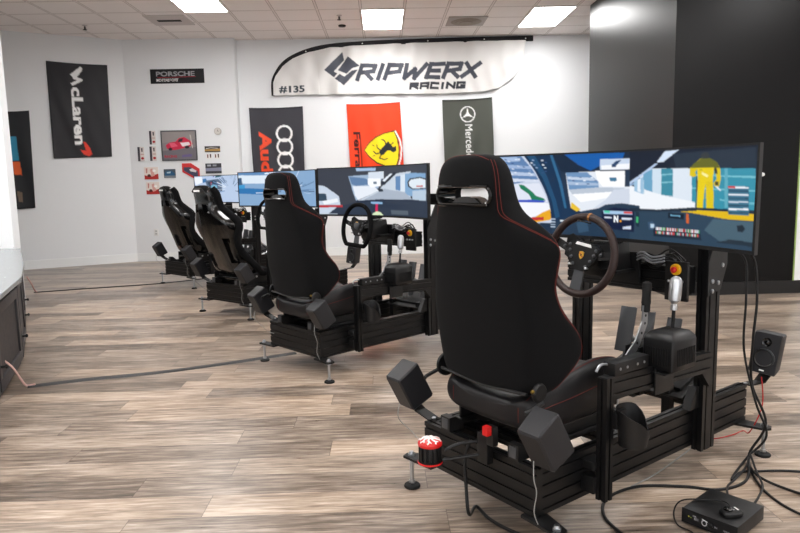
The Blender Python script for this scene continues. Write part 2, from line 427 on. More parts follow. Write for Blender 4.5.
# ---------------------------------------------------------------- ceiling fittings
M_DIFF = mat('light_diffuser', 'ffffff', .5, emit='fffefd', estr=LAMP)
M_FRAME = mat('white_light_frame', 'd8d4d0', .4)
def grid_xy(i, j):                              # centre of a grid cell: i tiles right, j tiles back
    c, s_ = math.cos(GA), math.sin(GA); a, b_ = i * .6096, j * .6096
    return (-.498 + a * c - b_ * s_, 10.817 + a * s_ + b_ * c)
def ceiling_light(i, j, label):
    x, y = grid_xy(i + .5, j - 1)
    t = thing('ceiling_light', label, 'ceiling light', 'recessed ceiling lights', (x, y, CEIL), rot=GA)
    b = MB((0, 0, 0), flip=False)
    for (cx_, cy_, dx, dy) in ((-.298, 0, .014, 1.215), (.298, 0, .014, 1.215), (0, -.601, .61, .014), (0, .601, .61, .014)): b.box((cx_, cy_, -.006), (dx, dy, .02))
    b.build('frame', M_FRAME, t)
    b = MB((0, 0, 0), flip=False); b.box((0, 0, -.003), (.582, 1.188, .006)); b.build('diffuser', M_DIFF, t)
    return t
ceiling_light(0, 0, 'bright rectangular ceiling light panel above the white feather banner, middle one')
ceiling_light(4, 0, 'bright rectangular ceiling light panel nearest the black pillar')
ceiling_light(-4, -2, 'bright rectangular ceiling light panel at left, nearest the slotted air vent')
for i, j in [(-12, -7), (-8, -7), (-4, -7), (0, -7), (4, -7), (8, -9), (-8, -13), (-4, -13), (0, -13), (4, -13), (8, -13), (-8, -19), (0, -19), (4, -19), (-4, -19), (8, -19)]:  # extra unseen panels, added to raise the room brightness
    ceiling_light(i, j, 'added recessed ceiling light panel outside the view, brightening the room from the camera side')
M_DARK = mat('dark_vent_gap', '2a2522', .8); M_TAN = mat('brownish_diffuser', '8f8378', .6); M_VENTW = mat('vent_white', 'c9c0bc', .5)
x, y = -3.27, 9.98
t = thing('air_vent', 'small square ceiling air vent with dark slots beside the left light panel', 'air vent', 'ceiling fittings', (x, y, CEIL), rot=GA)
b = MB(flip=False); b.box((0, 0, -.006), (.58, .58, .012), .003); b.build('plate', M_VENTW, t)
b = MB(flip=False)
for k in range(3): b.box((0, .03 - .035 * k, -.014), (.34, .022, .006))
b.build('slots', M_DARK, t)
t = thing('air_diffuser', 'square ceiling air diffuser with brownish round centre between two light panels', 'air vent', 'ceiling fittings', (1.09, 10.44, CEIL), rot=GA)
b = MB(flip=False); b.box((0, 0, -.005), (.585, .585, .01), .003); b.build('plate', mat('diffuser_plate', 'a59c96', .5), t)
b = MB(flip=False); b.lathe((0, 0, -.009), (0, 0, -1), [(.22, 0), (.235, .006), (.22, .014), (.17, .012), (.16, .02), (.11, .018), (.10, .026), (.03, .026)], 32); b.build('round_cone', M_TAN, t)
def sprinkler(x, y, label, big=False):
    t = thing('sprinkler_head', label, 'sprinkler', 'ceiling sprinklers', (x, y, CEIL))
    b = MB(flip=False); b.lathe((0, 0, .002), (0, 0, -1), [(.04, 0), (.04, .006), (.02, .014), (.012, .02)], 16); b.build('collar', M_VENTW, t)
    b = MB(flip=False); b.cyl((0, 0, -.016), (0, 0, -.06), .012); b.lathe((0, 0, -.06), (0, 0, -1), [(.03, 0), (.03, .005), (.008, .009)], 14)
    b.build('deflector', M_DARK, t)
sprinkler(-4.6, 10.19, 'dark ceiling sprinkler head above the black flag with white lettering')
sprinkler(-.8, 9.93, 'dark ceiling sprinkler head left of the middle light panel')
t = thing('smoke_sensor', 'small flat grey sensor disc on the ceiling behind the sprinkler head', 'sensor', 'ceiling fittings', (-.81, 10.55, CEIL))
b = MB(flip=False); b.lathe((0, 0, .001), (0, 0, -1), [(.06, 0), (.055, .02), (.02, .026)], 20); b.build('disc', M_DARK, t)

# ---------------------------------------------------------------- flags and banner
M_CLOTHPRINT = paint_mat('printed_flag_cloth', .48, sheen=.0)
def on_wall(org, d, n):                         # returns f(x_along, z, off) -> world
    org, d, n = Vector((org[0], org[1])), Vector(d), Vector(n)
    return lambda a, z, off: (org.x + d.x * a + n.x * off, org.y + d.y * a + n.y * off, z)
cg, sg = math.cos(GA), math.sin(GA)
BACK = on_wall((0, 11.51), (cg, sg), (sg, -cg))
FRONTL = on_wall((0, 11.3086), Vector((1.815, .04)).normalized(), Vector((.04, -1.815)).normalized())
dv = (DA - DB).normalized(); DIAG = on_wall((DA.x, DA.y), dv, (dv.y, -dv.x))
def wrinkle(seed, amp=.012):
    amp *= 1.9; rn = random.Random(seed); ws = [(rn.uniform(9, 26), rn.uniform(-9, 9), rn.uniform(0, 6), rn.uniform(.3, 1)) for _ in range(6)]
    def f(x, z):
        return amp * (1 + sum(a * math.sin(k * x + q * z + ph) for k, q, ph, a in ws) / 3.2)
    return f
def flag(name, label, F, corners, cv, seed, group, amp=.012, n=(70, 110)):
    """corners: TL,TR,BR,BL as (a,z)"""
    TL, TR, BR, BL = [Vector(c) for c in corners]; wr = wrinkle(seed, amp)
    def pos(s_, t_):
        p = (TL * (1 - s_) + TR * s_) * (1 - t_) + (BL * (1 - s_) + BR * s_) * t_
        sag = .012 * math.sin(math.pi * s_) * (1 - t_)
        return F(p.x, p.y - sag, .012 + wr(p.x, p.y) * (.25 + .75 * min(1, t_ * 2)))
    o = picture(name, cv, n[0], n[1], pos, M_CLOTHPRINT, thick=.0015)
    return tag(o, label, 'flag', group)
G_FL = 'car maker flags on the walls'
# black flag with four rings
cv = Canvas(90, 150, 4, '35343b')
for k in range(4): cv.ringline(57, 43 + 22 * k, 12.5, 3.4, 'f4f4f4')
place_text(cv, 'Audi', 'f0502c', 15, 39, 19, 78, .04, vertical='down')
cv.poly([(0, 0), (90, 0), (90, 3), (0, 3)], '24242a')
flag('flag', 'dark grey flag with four white interlocking rings and red lettering', BACK, [(-2.5, 2.55), (-1.59, 2.56), (-1.60, 1.03), (-2.46, 1.03)], cv, 3, G_FL)
# red flag with yellow shield
cv = Canvas(90, 150, 4, 'f0431a')
cv.poly([(0, 0), (90, 0), (90, 3), (0, 3)], 'd83a18')
place_text(cv, 'Ferrari', '3c1414', 9, 46, 11, 76, .03, vertical='down')
cv.line([(20, 52), (20, 136)], 1.3, '3c1414')
sh = []
for k in range(13): a = k / 12; sh.append((26 + 52 * a, 76 - 26 * math.sin(a * math.pi / 2) ** .8 * (1 if a < .97 else 1)))
top = [(26, 77), (34, 66), (46, 57), (60, 51), (77, 48)]; bot = [(81, 60), (83, 77), (81, 94), (77, 106), (60, 104), (46, 98), (34, 88)]
out = [(24.5, 77), (33, 64.5), (45.5, 55), (60, 49), (78.5, 46), (83, 60), (85, 77), (83, 95), (78.5, 108), (60, 106), (45, 100), (33, 89.5)]
cv.poly(out, '3a2a10'); cv.poly(top + bot, 'f7dc1c')
cv.line([(79, 47), (86, 63), (88, 77), (86, 92), (81, 107)], 2.4, 'f2f2ee'); cv.line([(82, 46), (89, 62), (91, 77), (89, 93), (84, 108)], 2.2, 'd8301a')
# dark rearing animal lying on its side
cv.poly([(50, 80), (55, 74), (62, 68), (66, 63), (70, 69), (74, 74), (79, 72), (79, 80), (74, 83), (68, 79), (63, 80), (57, 86), (52, 87)], '232a30')
cv.line([(63, 70), (60, 62), (55, 60)], 2, '232a30'); cv.line([(52, 82), (45, 84), (40, 79)], 2, '232a30'); cv.line([(54, 84), (50, 91), (58, 94), (64, 92)], 1.8, '232a30')
cv.line([(52, 78), (47, 73), (47, 68)], 1.8, '232a30'); cv.line([(70, 70), (75, 66)], 1.8, '232a30'); cv.line([(39, 68), (43, 71)], 1.2, '55502a'); cv.line([(38, 88), (43, 86)], 1.2, '55502a')
flag('flag', 'bright red flag with a yellow shield bearing a dark horse', BACK, [(-.85, 2.58), (.06, 2.60), (.12, 1.08), (-.80, 1.06)], cv, 5, G_FL, .014)
# grey flag with star
cv = Canvas(86, 150, 4, '4d5049')
cv.poly([(0, 0), (86, 0), (86, 3), (0, 3)], '33352f')
cv.ringline(43, 25, 12.5, 1.8, 'eef0ee')
for a in (0, 120, 240):
    d_ = R(a + 90 + 180); q = (43 + 12 * math.cos(d_), 25 + 12 * math.sin(d_)); e1 = (43 + 2.6 * math.cos(d_ + 1.05), 25 + 2.6 * math.sin(d_ + 1.05)); e2 = (43 + 2.6 * math.cos(d_ - 1.05), 25 + 2.6 * math.sin(d_ - 1.05))
    cv.poly([q, e1, (43, 25), e2], 'eef0ee')
place_text(cv, 'Mercedes-Benz', 'eef0ee', 38, 42, 13, 98, .0, vertical='down')
flag('flag', 'dark grey-green flag with a white three-pointed star in a ring', BACK, [(.78, 2.62), (1.63, 2.65), (1.68, 1.12), (.82, 1.10)], cv, 8, G_FL)
# black flag, white lettering and red swoosh
cv = Canvas(90, 152, 4, '242327')
cv.line([(35, 20), (51, 6)], 5, 'f2f2f2'); cv.line([(50, 9), (39, 23), (49, 26), (34.5, 34)], 4.6, 'f2f2f2')
place_text(cv, 'cLaren', 'f2f2f2', 34, 38, 16, 93, .035, vertical='down')
cv.poly([(46, 126), (50, 127), (56, 136), (59, 147), (54, 150), (46, 147), (41, 139), (50, 141)], 'e03a26')
fa = lambda x, y: (Vector((x, y)) - Vector((DA.x, DA.y))).dot(Vector(dv))
flag('flag', 'large black flag with bold white vertical lettering and a small red swoosh', DIAG, [(fa(-5.46, 10.65), 3.25), (fa(-4.69, 11.08), 3.24), (fa(-4.71, 11.05), 1.77), (fa(-5.47, 10.65), 1.74)], cv, 11, G_FL, .008)
# half hidden flag at far left
cv = Canvas(60, 150, 4, '1a1c20')
cv.poly([(22, 38), (34, 38), (36, 75), (24, 75)], '2a86a8'); cv.poly([(24, 77), (37, 77), (40, 98), (26, 96)], 'e0602a'); cv.poly([(28, 122), (38, 124), (38, 140), (30, 138)], '6a5a4a')
flag('flag', 'narrow black flag with blue and orange patches, half hidden behind the white partition', DIAG, [(fa(-6.13, 10.3), 2.46), (fa(-5.72, 10.52), 2.48), (fa(-5.75, 10.50), .97), (fa(-6.15, 10.3), .95)], cv, 12, G_FL, .008, (40, 90))
# feather banner
BX0, BX1, BZ0, BZ1 = -2.08, 2.32, 2.70, 3.62
cv = Canvas(440, 92, 2.6, 'dcdad8')
bx = lambda x: (x - BX0) * 100
bz = lambda z: (BZ1 - z) * 100
def P_(l): return [(bx(x), bz(z)) for x, z in l]
NAVY = '42454f'
cv.poly(P_([(-.89, 3.44), (-.865, 3.30), (-1.045, 3.115), (-.985, 3.085), (-1.04, 3.02), (-1.20, 3.14)]), NAVY)
cv.poly(P_([(-.80, 3.36), (-.605, 3.20), (-.73, 3.165), (-.83, 3.075), (-.975, 3.135)]), NAVY)
cv.poly(P_([(-.635, 3.14), (-.88, 2.885), (-1.03, 3.00), (-.945, 3.075), (-.87, 3.03), (-.735, 3.13)]), NAVY)
def strokes(cv, letter, x, y, w, h, wt, slant, col):
    """angular capital letters built from thick strokes; x,y top left"""
    L_ = {'R': [[(0, 1), (0, 0), (.95, 0), (.95, .42), (.05, .55)], [(.45, .55), (1, 1)]], 'I': [[(.5, 0), (.5, 1)]],
          'P': [[(0, 1), (0, 0), (.95, 0), (.95, .5), (.05, .6)]], 'W': [[(0, 0), (.12, 1), (.5, .35), (.62, 1), (1, 0)]],
          'E': [[(1, 0), (0, 0), (0, 1), (.95, 1)], [(0, .5), (.8, .5)]], 'X': [[(0, 0), (1, 1)], [(1, 0), (0, 1)]],
          'A': [[(0, 1), (0, .0), (1, .0), (1, 1)], [(0, .6), (1, .6)]], 'C': [[(1, 0), (0, 0), (0, 1), (1, 1)]],
          'N': [[(0, 1), (0, 0), (1, 1), (1, 0)]], 'G': [[(1, 0), (0, 0), (0, 1), (1, 1), (1, .55), (.55, .55)]]}
    for st in L_[letter]:
        pts = [(x + px * w + (1 - py) * slant * h, y + py * h) for px, py in st]
        for (a, b_) in zip(pts[:-1], pts[1:]):
            dx, dy = b_[0] - a[0], b_[1] - a[1]; L0 = math.hypot(dx, dy); ex, ey = dx / L0 * wt * .45, dy / L0 * wt * .45
            cv.line([(a[0] - ex, a[1] - ey), (b_[0] + ex, b_[1] + ey)], wt, col)
X0, X1 = bx(-.68), bx(1.31); lw = [('R', 28), ('I', 9), ('P', 26), ('W', 40), ('E', 26), ('R', 28), ('X', 27)]
tot = sum(w for _, w in lw) + 6 * 9; k_ = (X1 - X0) / tot; x_ = X0 + 3
for c_, w_ in lw:
    y_ = bz(3.20) - (x_ - X0) * .006
    strokes(cv, c_, x_, y_, w_ * k_, 21.5, 7.0, .40, NAVY); x_ += (w_ + 9) * k_
x_ = bx(.24)
for c_ in 'RACING':
    w_ = 5 if c_ == 'I' else 12
    strokes(cv, c_, x_, bz(2.895), w_, 8.0, 4.0, .18, '2c2e36'); x_ += w_ + 5.2
place_text(cv, '#135', '2e3a44', bx(-1.97), bz(2.895), 43, 10.5, .035)
topc = [(-2.08, 2.74), (-2.075, 2.95), (-2.02, 3.09), (-1.90, 3.25), (-1.72, 3.37), (-1.45, 3.47), (-1.1, 3.535), (-.6, 3.565), (.1, 3.585), (1.2, 3.60), (2.33, 3.605)]
botc = [(-2.06, 2.74), (-1.5, 2.745), (-.9, 2.74), (-.3, 2.735), (.4, 2.72), (1.0, 2.725), (1.5, 2.745), (1.75, 2.80), (1.98, 2.96), (2.1, 3.12), (2.17, 3.3), (2.2, 3.60)]
def interp(cu, x):
    for (a, b_), (c_, d_) in zip(cu[:-1], cu[1:]):
        if a <= x <= c_: return b_ + (d_ - b_) * (x - a) / (c_ - a + 1e-9)
    return cu[0][1] if x < cu[0][0] else cu[-1][1]
wrb = wrinkle(21, .020)
def banner_pos(s_, t_):
    x = -2.065 + 4.265 * s_; zt, zb = interp(topc, x) - .03, interp(botc, x); zb = min(zb, zt)
    z = zt + (zb - zt) * t_
    return BACK(x, z, .02 + wrb(x, z) + .012 * math.sin(x * 23 + z * 9) * t_ * (1 if x > 1.2 or x < -1.3 else .4))
def banner_uv(s_, t_):
    x = -2.065 + 4.265 * s_; zt, zb = interp(topc, x) - .03, interp(botc, x); zb = min(zb, zt)
    return bx(x), bz(zt + (zb - zt) * t_)
t = thing('feather_banner', 'long white feather banner with dark grey racing logo, lettering and number 135', 'banner', None, BACK(0, 2.7, .02))
o = picture('banner_cloth', cv, 520, 92, lambda a, b_: tuple(Vector(banner_pos(a, b_)) - t.location), M_CLOTHPRINT, t, uv=banner_uv, thick=.0015)
b = MB(t.location, flip=False); M_SLEEVE = mat('black_pole_sleeve', '17161a', .8)
tp = [Vector(BACK(x, z, .03)) for x, z in topc]; tp = spline(tp, 5)
rings = []
for k, p in enumerate(tp):
    d = (tp[min(k + 1, len(tp) - 1)] - tp[max(k - 1, 0)]).normalized(); a = Vector((sg, -cg, 0)); nn = d.cross(a).normalized()
    hw = .026 + .022 * k / len(tp); rings.append(b.ring(p, a, nn, .012, 10, hw))
b.skin(rings); b.build('pole_sleeve', M_SLEEVE, t)
b = MB(t.location, flip=False)
for x in (-1.5, -.55, .55, 1.5, 2.2): b.lathe(BACK(x, interp(topc, x), .045), (0, -1, 0), [(.012, 0), (.01, .008), (.002, .01)], 10)
b.build('tack', M_WHITE, t)

# ---------------------------------------------------------------- posters and photos on the left wall section
M_PRINT = paint_mat('poster_print', .45)
def poster(name, label, cat, x0, z0, x1, z1, cv, group, frame=None, poly=None):
    c = FRONTL((x0 + x1) / 2, (z0 + z1) / 2, 0); t = thing(name, label, cat, group, c)
    w, h = x1 - x0, z0 - z1; ang = math.atan2(.04, 1.815); t.rotation_euler = (0, 0, ang)
    b = MB(flip=False)
    b.box((0, -.006, 0), (w, .008, h), .001); b.build('backing', frame or M_WHITE, t)
    i = .018 if frame else .001
    picture('print', cv, 60, 60, lambda s_, t_: (-w / 2 + i + (w - 2 * i) * s_, -.0112, h / 2 - i - (h - 2 * i) * t_), M_PRINT, t)
    if frame:
        b = MB(flip=False)
        for (cx_, cz, dx, dz) in ((0, h / 2 - .009, w, .018), (0, -h / 2 + .009, w, .018), (-w / 2 + .009, 0, .018, h - .036), (w / 2 - .009, 0, .018, h - .036)): b.box((cx_, -.014, cz), (dx, .014, dz), .002)
        b.build('frame_moulding', frame, t)
    return t
G_P = 'posters and photos pinned to the wall'
cv = Canvas(90, 24, 6, '1b1a1d'); place_text(cv, 'PORSCHE', 'a9a9ad', 10, 4.2, 64, 7.5, .02); cv.line([(11, 14), (76, 13)], .7, 'b03040'); place_text(cv, 'MOTORSPORT', 'e6e6e6', 10, 16, 36, 4.4, .03)
poster('wall_sign', 'small black horizontal banner sign with grey and white lettering, high on the wall', 'sign', -4.05, 3.18, -3.165, 2.945, cv, None, poly=None)
cv = Canvas(60, 50, 6, '8d8688')
cv.poly([(0, 0), (60, 0), (60, 14), (0, 20)], '97908f'); cv.poly([(0, 34), (60, 28), (60, 50), (0, 50)], '736e74')
cv.poly([(6, 24), (14, 19), (24, 18), (30, 12), (40, 10), (46, 14), (52, 18), (55, 22), (50, 27), (40, 29), (28, 32), (16, 33), (8, 30)], 'cf2e4c')
cv.poly([(12, 20), (22, 20), (28, 26), (16, 28)], 'e4607a'); cv.poly([(32, 20), (48, 19), (50, 24), (36, 27)], 'f0e0e4'); cv.poly([(30, 14), (38, 12), (36, 18), (28, 19)], '3a2630')
cv.ell(14, 31, 3.5, 2.5, '2c2228'); cv.ell(44, 28, 4, 2.6, '2c2228'); cv.line([(51, 6), (54, 30)], 1.2, 'd8d0c8'); place_text(cv, 'RACING', 'b81c38', 3, 42, 22, 4, .03); cv.poly([(34, 42), (52, 40), (52, 45), (34, 46)], '6c5f8c')
poster('framed_picture', 'large framed picture of a red and white racing car on grey', 'picture', -3.945, 2.185, -3.355, 1.685, cv, G_P, frame=mat('grey_frame', '47484c', .4))
def brochure(): 
    cv = Canvas(12, 23, 12, 'ddd4d0'); cv.poly([(0, 0), (4.2, 0), (4.2, 23), (0, 23)], '46424a'); cv.poly([(6.5, 2), (9.5, 2), (9, 8), (7, 8)], '4a4448'); cv.poly([(5, 11), (11, 11), (11, 13), (5, 13)], 'c8a8a4'); cv.ell(8.2, 18.5, 2.8, 2, 'b03038'); return cv
poster('leaflet', 'white and dark leaflet pinned topmost, left of the framed racing car picture', 'leaflet', -4.135, 2.185, -4.03, 1.96, brochure(), G_P)
poster('leaflet', 'white and dark leaflet pinned directly below another, touching the framed picture side', 'leaflet', -4.145, 1.93, -4.035, 1.69, brochure(), G_P)
poster('leaflet', 'leftmost white and dark leaflet pinned on the wall', 'leaflet', -4.345, 1.925, -4.235, 1.69, brochure(), G_P)
def redprint(k):
    cv = Canvas(24, 20, 8, 'e9dcd4'); cv.poly([(0, 13), (8, 15), (24, 11), (24, 20), (0, 20)], 'b23430'); cv.poly([(10, 4), (14, 2), (18, 14), (12, 16)], 'd9a49c')
    cv.ell(8, 14, 3, 2.5, '5a2826'); cv.poly([(3, 2), (6, 2), (5, 10), (3, 10)], 'c98880'); cv.ell(17, 6 + k, 3, 2, 'fbf8f5'); return cv
poster('photo_print', 'red and white print pinned below the leaflets, upper of two', 'photo', -4.26, 1.59, -4.025, 1.385, redprint(0), G_P)
poster('photo_print', 'red and white print pinned lowest on the wall, lower of two', 'photo', -4.245, 1.34, -4.02, 1.135, redprint(1), G_P)
cv = Canvas(20, 15, 8, '4a5660'); cv.poly([(2, 6), (6, 3), (13, 3), (18, 7), (18, 11), (2, 11)], '2a5a80'); cv.poly([(5, 5), (12, 4), (11, 7), (5, 7)], 'a8c0cc'); cv.poly([(0, 11), (20, 11), (20, 15), (0, 15)], '7c8288')
poster('photo_print', 'small blue-grey photo of a car pinned under the framed picture', 'photo', -3.935, 1.55, -3.735, 1.40, cv, G_P)
cv = Canvas(26, 9.5, 8, '3e3c40'); cv.poly([(0, 5), (26, 4), (26, 8), (0, 8)], 'b08a4c'); cv.line([(2, 4), (10, 2.5), (22, 3.5)], .8, 'dcd6cc')
poster('photo_print', 'narrow brown and dark photo strip right of the framed picture, upper one', 'photo', -3.23, 1.915, -2.97, 1.815, cv, G_P)
cv = Canvas(26, 17, 8, '3b3c42'); cv.poly([(0, 8), (26, 7), (26, 13), (0, 13)], '8a8ca0'); cv.poly([(3, 2), (9, 2), (9, 5), (3, 5)], 'a8aab0'); cv.poly([(12, 2), (18, 2), (18, 5), (12, 5)], '8c8e94')
poster('photo_print', 'dark grey photo of cars pinned just above the farthest monitor', 'photo', -3.235, 1.63, -2.965, 1.46, cv, G_P)
for k, (x0, x1) in enumerate([(-3.205, -3.115), (-3.075, -2.985)]):
    cv = Canvas(9, 7.5, 14, 'e8e4e0'); cv.poly([(1, 1), (3, 1), (3, 6), (1, 6)], '6a3a38'); cv.poly([(5.5, .5), (8, .5), (7.6, 6), (6, 6)], '4a3a3a')
    poster('photo_print', ['tiny white card with dark figures between two photos, left one', 'tiny white card with dark figures between two photos, right one'][k], 'photo', x0, 1.79, x1, 1.705, cv, G_P)
cxy = FRONTL(-3.485, 1.515, 0); t = thing('cutout_print', 'red hexagonal cut-out picture of a racing car tilted on the wall', 'picture', G_P, cxy)
hexp = [(-.14, .125), (.01, .125), (.15, .03), (.15, -.13), (.05, -.13), (-.14, -.02)]
b = MB(flip=False); b.prism(hexp, (0, -.006, 0), (1, 0, 0), (0, 0, 1), (0, 1, 0), .01); b.build('board', mat('red_print_board', 'cc2a2c', .45), t)
b = MB(flip=False); b.prism([(-.11, .06), (0, .06), (.12, -.01), (.12, -.09), (.06, -.10), (-.11, -.0)], (0, -.012, 0), (1, 0, 0), (0, 0, 1), (0, 1, 0), .002); b.build('car_image', mat('print_dark_car', '3c3f58', .45), t)
b = MB(flip=False); b.prism([(-.02, .02), (.03, .04), (.10, -.0), (.09, -.03), (.0, -.01)], (0, -.014, 0), (1, 0, 0), (0, 0, 1), (0, 1, 0), .002); b.build('car_highlight', mat('print_light_car', 'd8d4d8', .45), t)
t = thing('wall_clock', 'small round pale clock high on the wall right of the framed picture', 'clock', None, FRONTL(-2.995, 2.157, 0))
b = MB(flip=False); b.lathe((0, 0, 0), (0, -1, 0), [(.058, 0), (.058, .02), (.052, .022)], 28); b.build('rim', mat('clock_rim', 'b8b0aa', .4), t)
b = MB(flip=False); b.lathe((0, -.0215, 0), (0, -1, 0), [(.050, 0), (.05, .002)], 28); b.build('face', mat('clock_face', 'd6d2cc', .5), t)
b = MB(flip=False); b.box((.0, -.0255, .012), (.005, .003, .03)); b.box((.01, -.0255, 0), (.03, .003, .005)); b.build('hands', M_DARK, t)
t = thing('wall_outlet', 'white electrical outlet plate low on the wall at left of the seats', 'outlet', None, FRONTL(-4.13, .49, 0))
b = MB(flip=False); b.box((0, -.003, 0), (.075, .008, .12), .002); b.build('plate', M_WHITE, t)
b = MB(flip=False)
for dz in (-.022, .022): b.box((0, -.008, dz), (.034, .004, .028), .002)
b.build('socket', mat('socket_grey', 'b4b4b2', .4), t)
t = thing('door_stop_knob', 'tiny white knob on the black wall just right of the nearest monitor', 'knob', None, (3.763, 6.893, 1.253))
b = MB(flip=False); b.lathe((0, 0, 0), (0, -1, 0), [(.022, 0), (.022, .01), (.012, .02), (.018, .035), (.006, .04)], 16); b.build('knob_body', M_WHITE, t)

# ---------------------------------------------------------------- low desk cabinets at the left edge
M_CAB = mat('charcoal_cabinet', '2a282b', .45); M_CABIN = mat('charcoal_cabinet_panel', '222023', .5); M_TOP = mat('pale_grey_counter', '868c8e', .25, spec=.5)
line = [Vector((-4.08, 7.08)), Vector((-3.20, 5.52)), Vector((-2.76, 4.70)), Vector((-2.42, 3.86)), Vector((-2.12, 2.95))]
HC = .62
for k in range(4):
    a, b2 = line[k], line[k + 1]; d = (b2 - a); L = d.length; ang = math.atan2(d.y, d.x)
    t = thing('cabinet', ['low charcoal cabinet nearest the white partition wall', 'low charcoal cabinet, second from the partition wall', 'low charcoal cabinet, third from the partition, at the left picture edge', 'low charcoal cabinet closest to the camera, beyond the left picture edge'][k], 'cabinet', 'low cabinets in a row at the left', (a.x, a.y, 0), rot=ang)
    # local x along front, y negative is depth (to the left side of the room)
    b = MB(flip=False); b.prism([(.004, -.02), (L - .004, -.02), (L - .05, -.5), (.05, -.5)], (0, 0, HC / 2 - .01), (1, 0, 0), (0, 1, 0), (0, 0, 1), HC - .04); b.build('body', M_CAB, t)
    n = 2 if L > 1.2 else 1
    for q in range(n):
        w = L / n; cxx = w * (q + .5)
        b = MB(flip=False)
        for (x_, z_, dx, dz) in ((cxx, HC - .085, w - .03, .07), (cxx, .085, w - .03, .07), (cxx - w / 2 + .05, HC / 2, .07, HC - .24), (cxx + w / 2 - .05, HC / 2, .07, HC - .24)): b.box((x_, -.01, z_), (dx, .022, dz), .003)
        dr = b.build('door', M_CAB, t)
        b = MB(flip=False); b.box((cxx, -.016, HC / 2), (w - .15, .01, HC - .22)); b.build('door_panel', M_CABIN, dr)
        b = MB(flip=False); b.cyl((cxx + w / 2 - .05, .0, .20), (cxx + w / 2 - .05, .022, .20), .008); b.lathe((cxx + w / 2 - .05, .022, .20), (0, 1, 0), [(.008, 0), (.014, .006), (.012, .014), (.003, .018)], 12); b.build('knob', M_PLA, dr)
b = MB(flip=False)
outl = [p + Vector((.03, .01)) for p in line] + [p + Vector((-.55, -.2)) for p in reversed(line)]
outl[0] = Vector((-4.08, 7.08)); outl[-1] = Vector((-4.9, 7.08))
b.prism([(p.x, p.y) for p in outl], (0, 0, HC + .005), (1, 0, 0), (0, 1, 0), (0, 0, 1), .03)
tag(b.build('countertop', M_TOP, None, smooth=0), 'pale grey continuous countertop running over the low charcoal cabinets', 'countertop')
# cables from the cabinets and floor cord covers
def cable(name, label, pts, r, material, cat='cable', group='cables on the floor', n=8, smooth=8):
    b = MB(flip=False); b.tube(pts, r, n, smooth=smooth); return tag(b.build(name, material, None, smooth=80), label, cat, group)
def cover(label, pts, w, h):
    b = MB(flip=False); P = spline([Vector((x, y, 0)) for x, y in pts], 5); rings = []
    for k, p in enumerate(P):
        d = (P[min(k + 1, len(P) - 1)] - P[max(k - 1, 0)]).normalized(); n = Vector((-d.y, d.x, 0))
        rings.append([b.v(p + n * a + Vector((0, 0, z))) for a, z in ((-w, .001), (-w * .5, h), (w * .5, h), (w, .001))])
    b.skin(rings); return tag(b.build('cord_cover', mat('black_rubber_cover', '1f1d1d', .5), None, smooth=0), label, 'cord cover', 'black cord covers on the floor')
cover('black cord cover running from the near cabinets to the second simulator', [(-2.42, 4.137), (-2.09, 4.27), (-1.66, 4.40), (-1.234, 4.60), (-.80, 4.84)], .032, .010)
cover('thin black cord cover running from the far cabinets to the farthest simulator', [(-4.52, 8.046), (-3.93, 8.27), (-3.16, 8.56), (-2.66, 8.95)], .028, .009)
cable('power_cable', 'pink and white cable dropping from the near cabinet to the cord cover', [(-2.55, 4.10, .20), (-2.50, 4.12, .14), (-2.46, 4.13, .06), (-2.43, 4.137, .012), (-2.38, 4.15, .014)], .007, mat('pinkish_cable', 'd0a8a0', .5))
cable('power_cable', 'pink and white cable dropping from the far cabinet to the thin cord cover', [(-4.06, 7.12, .32), (-4.12, 7.3, .22), (-4.26, 7.6, .10), (-4.45, 7.98, .02), (-4.5, 8.05, .012)], .008, mat('pinkish_cable', 'd0a8a0', .5))
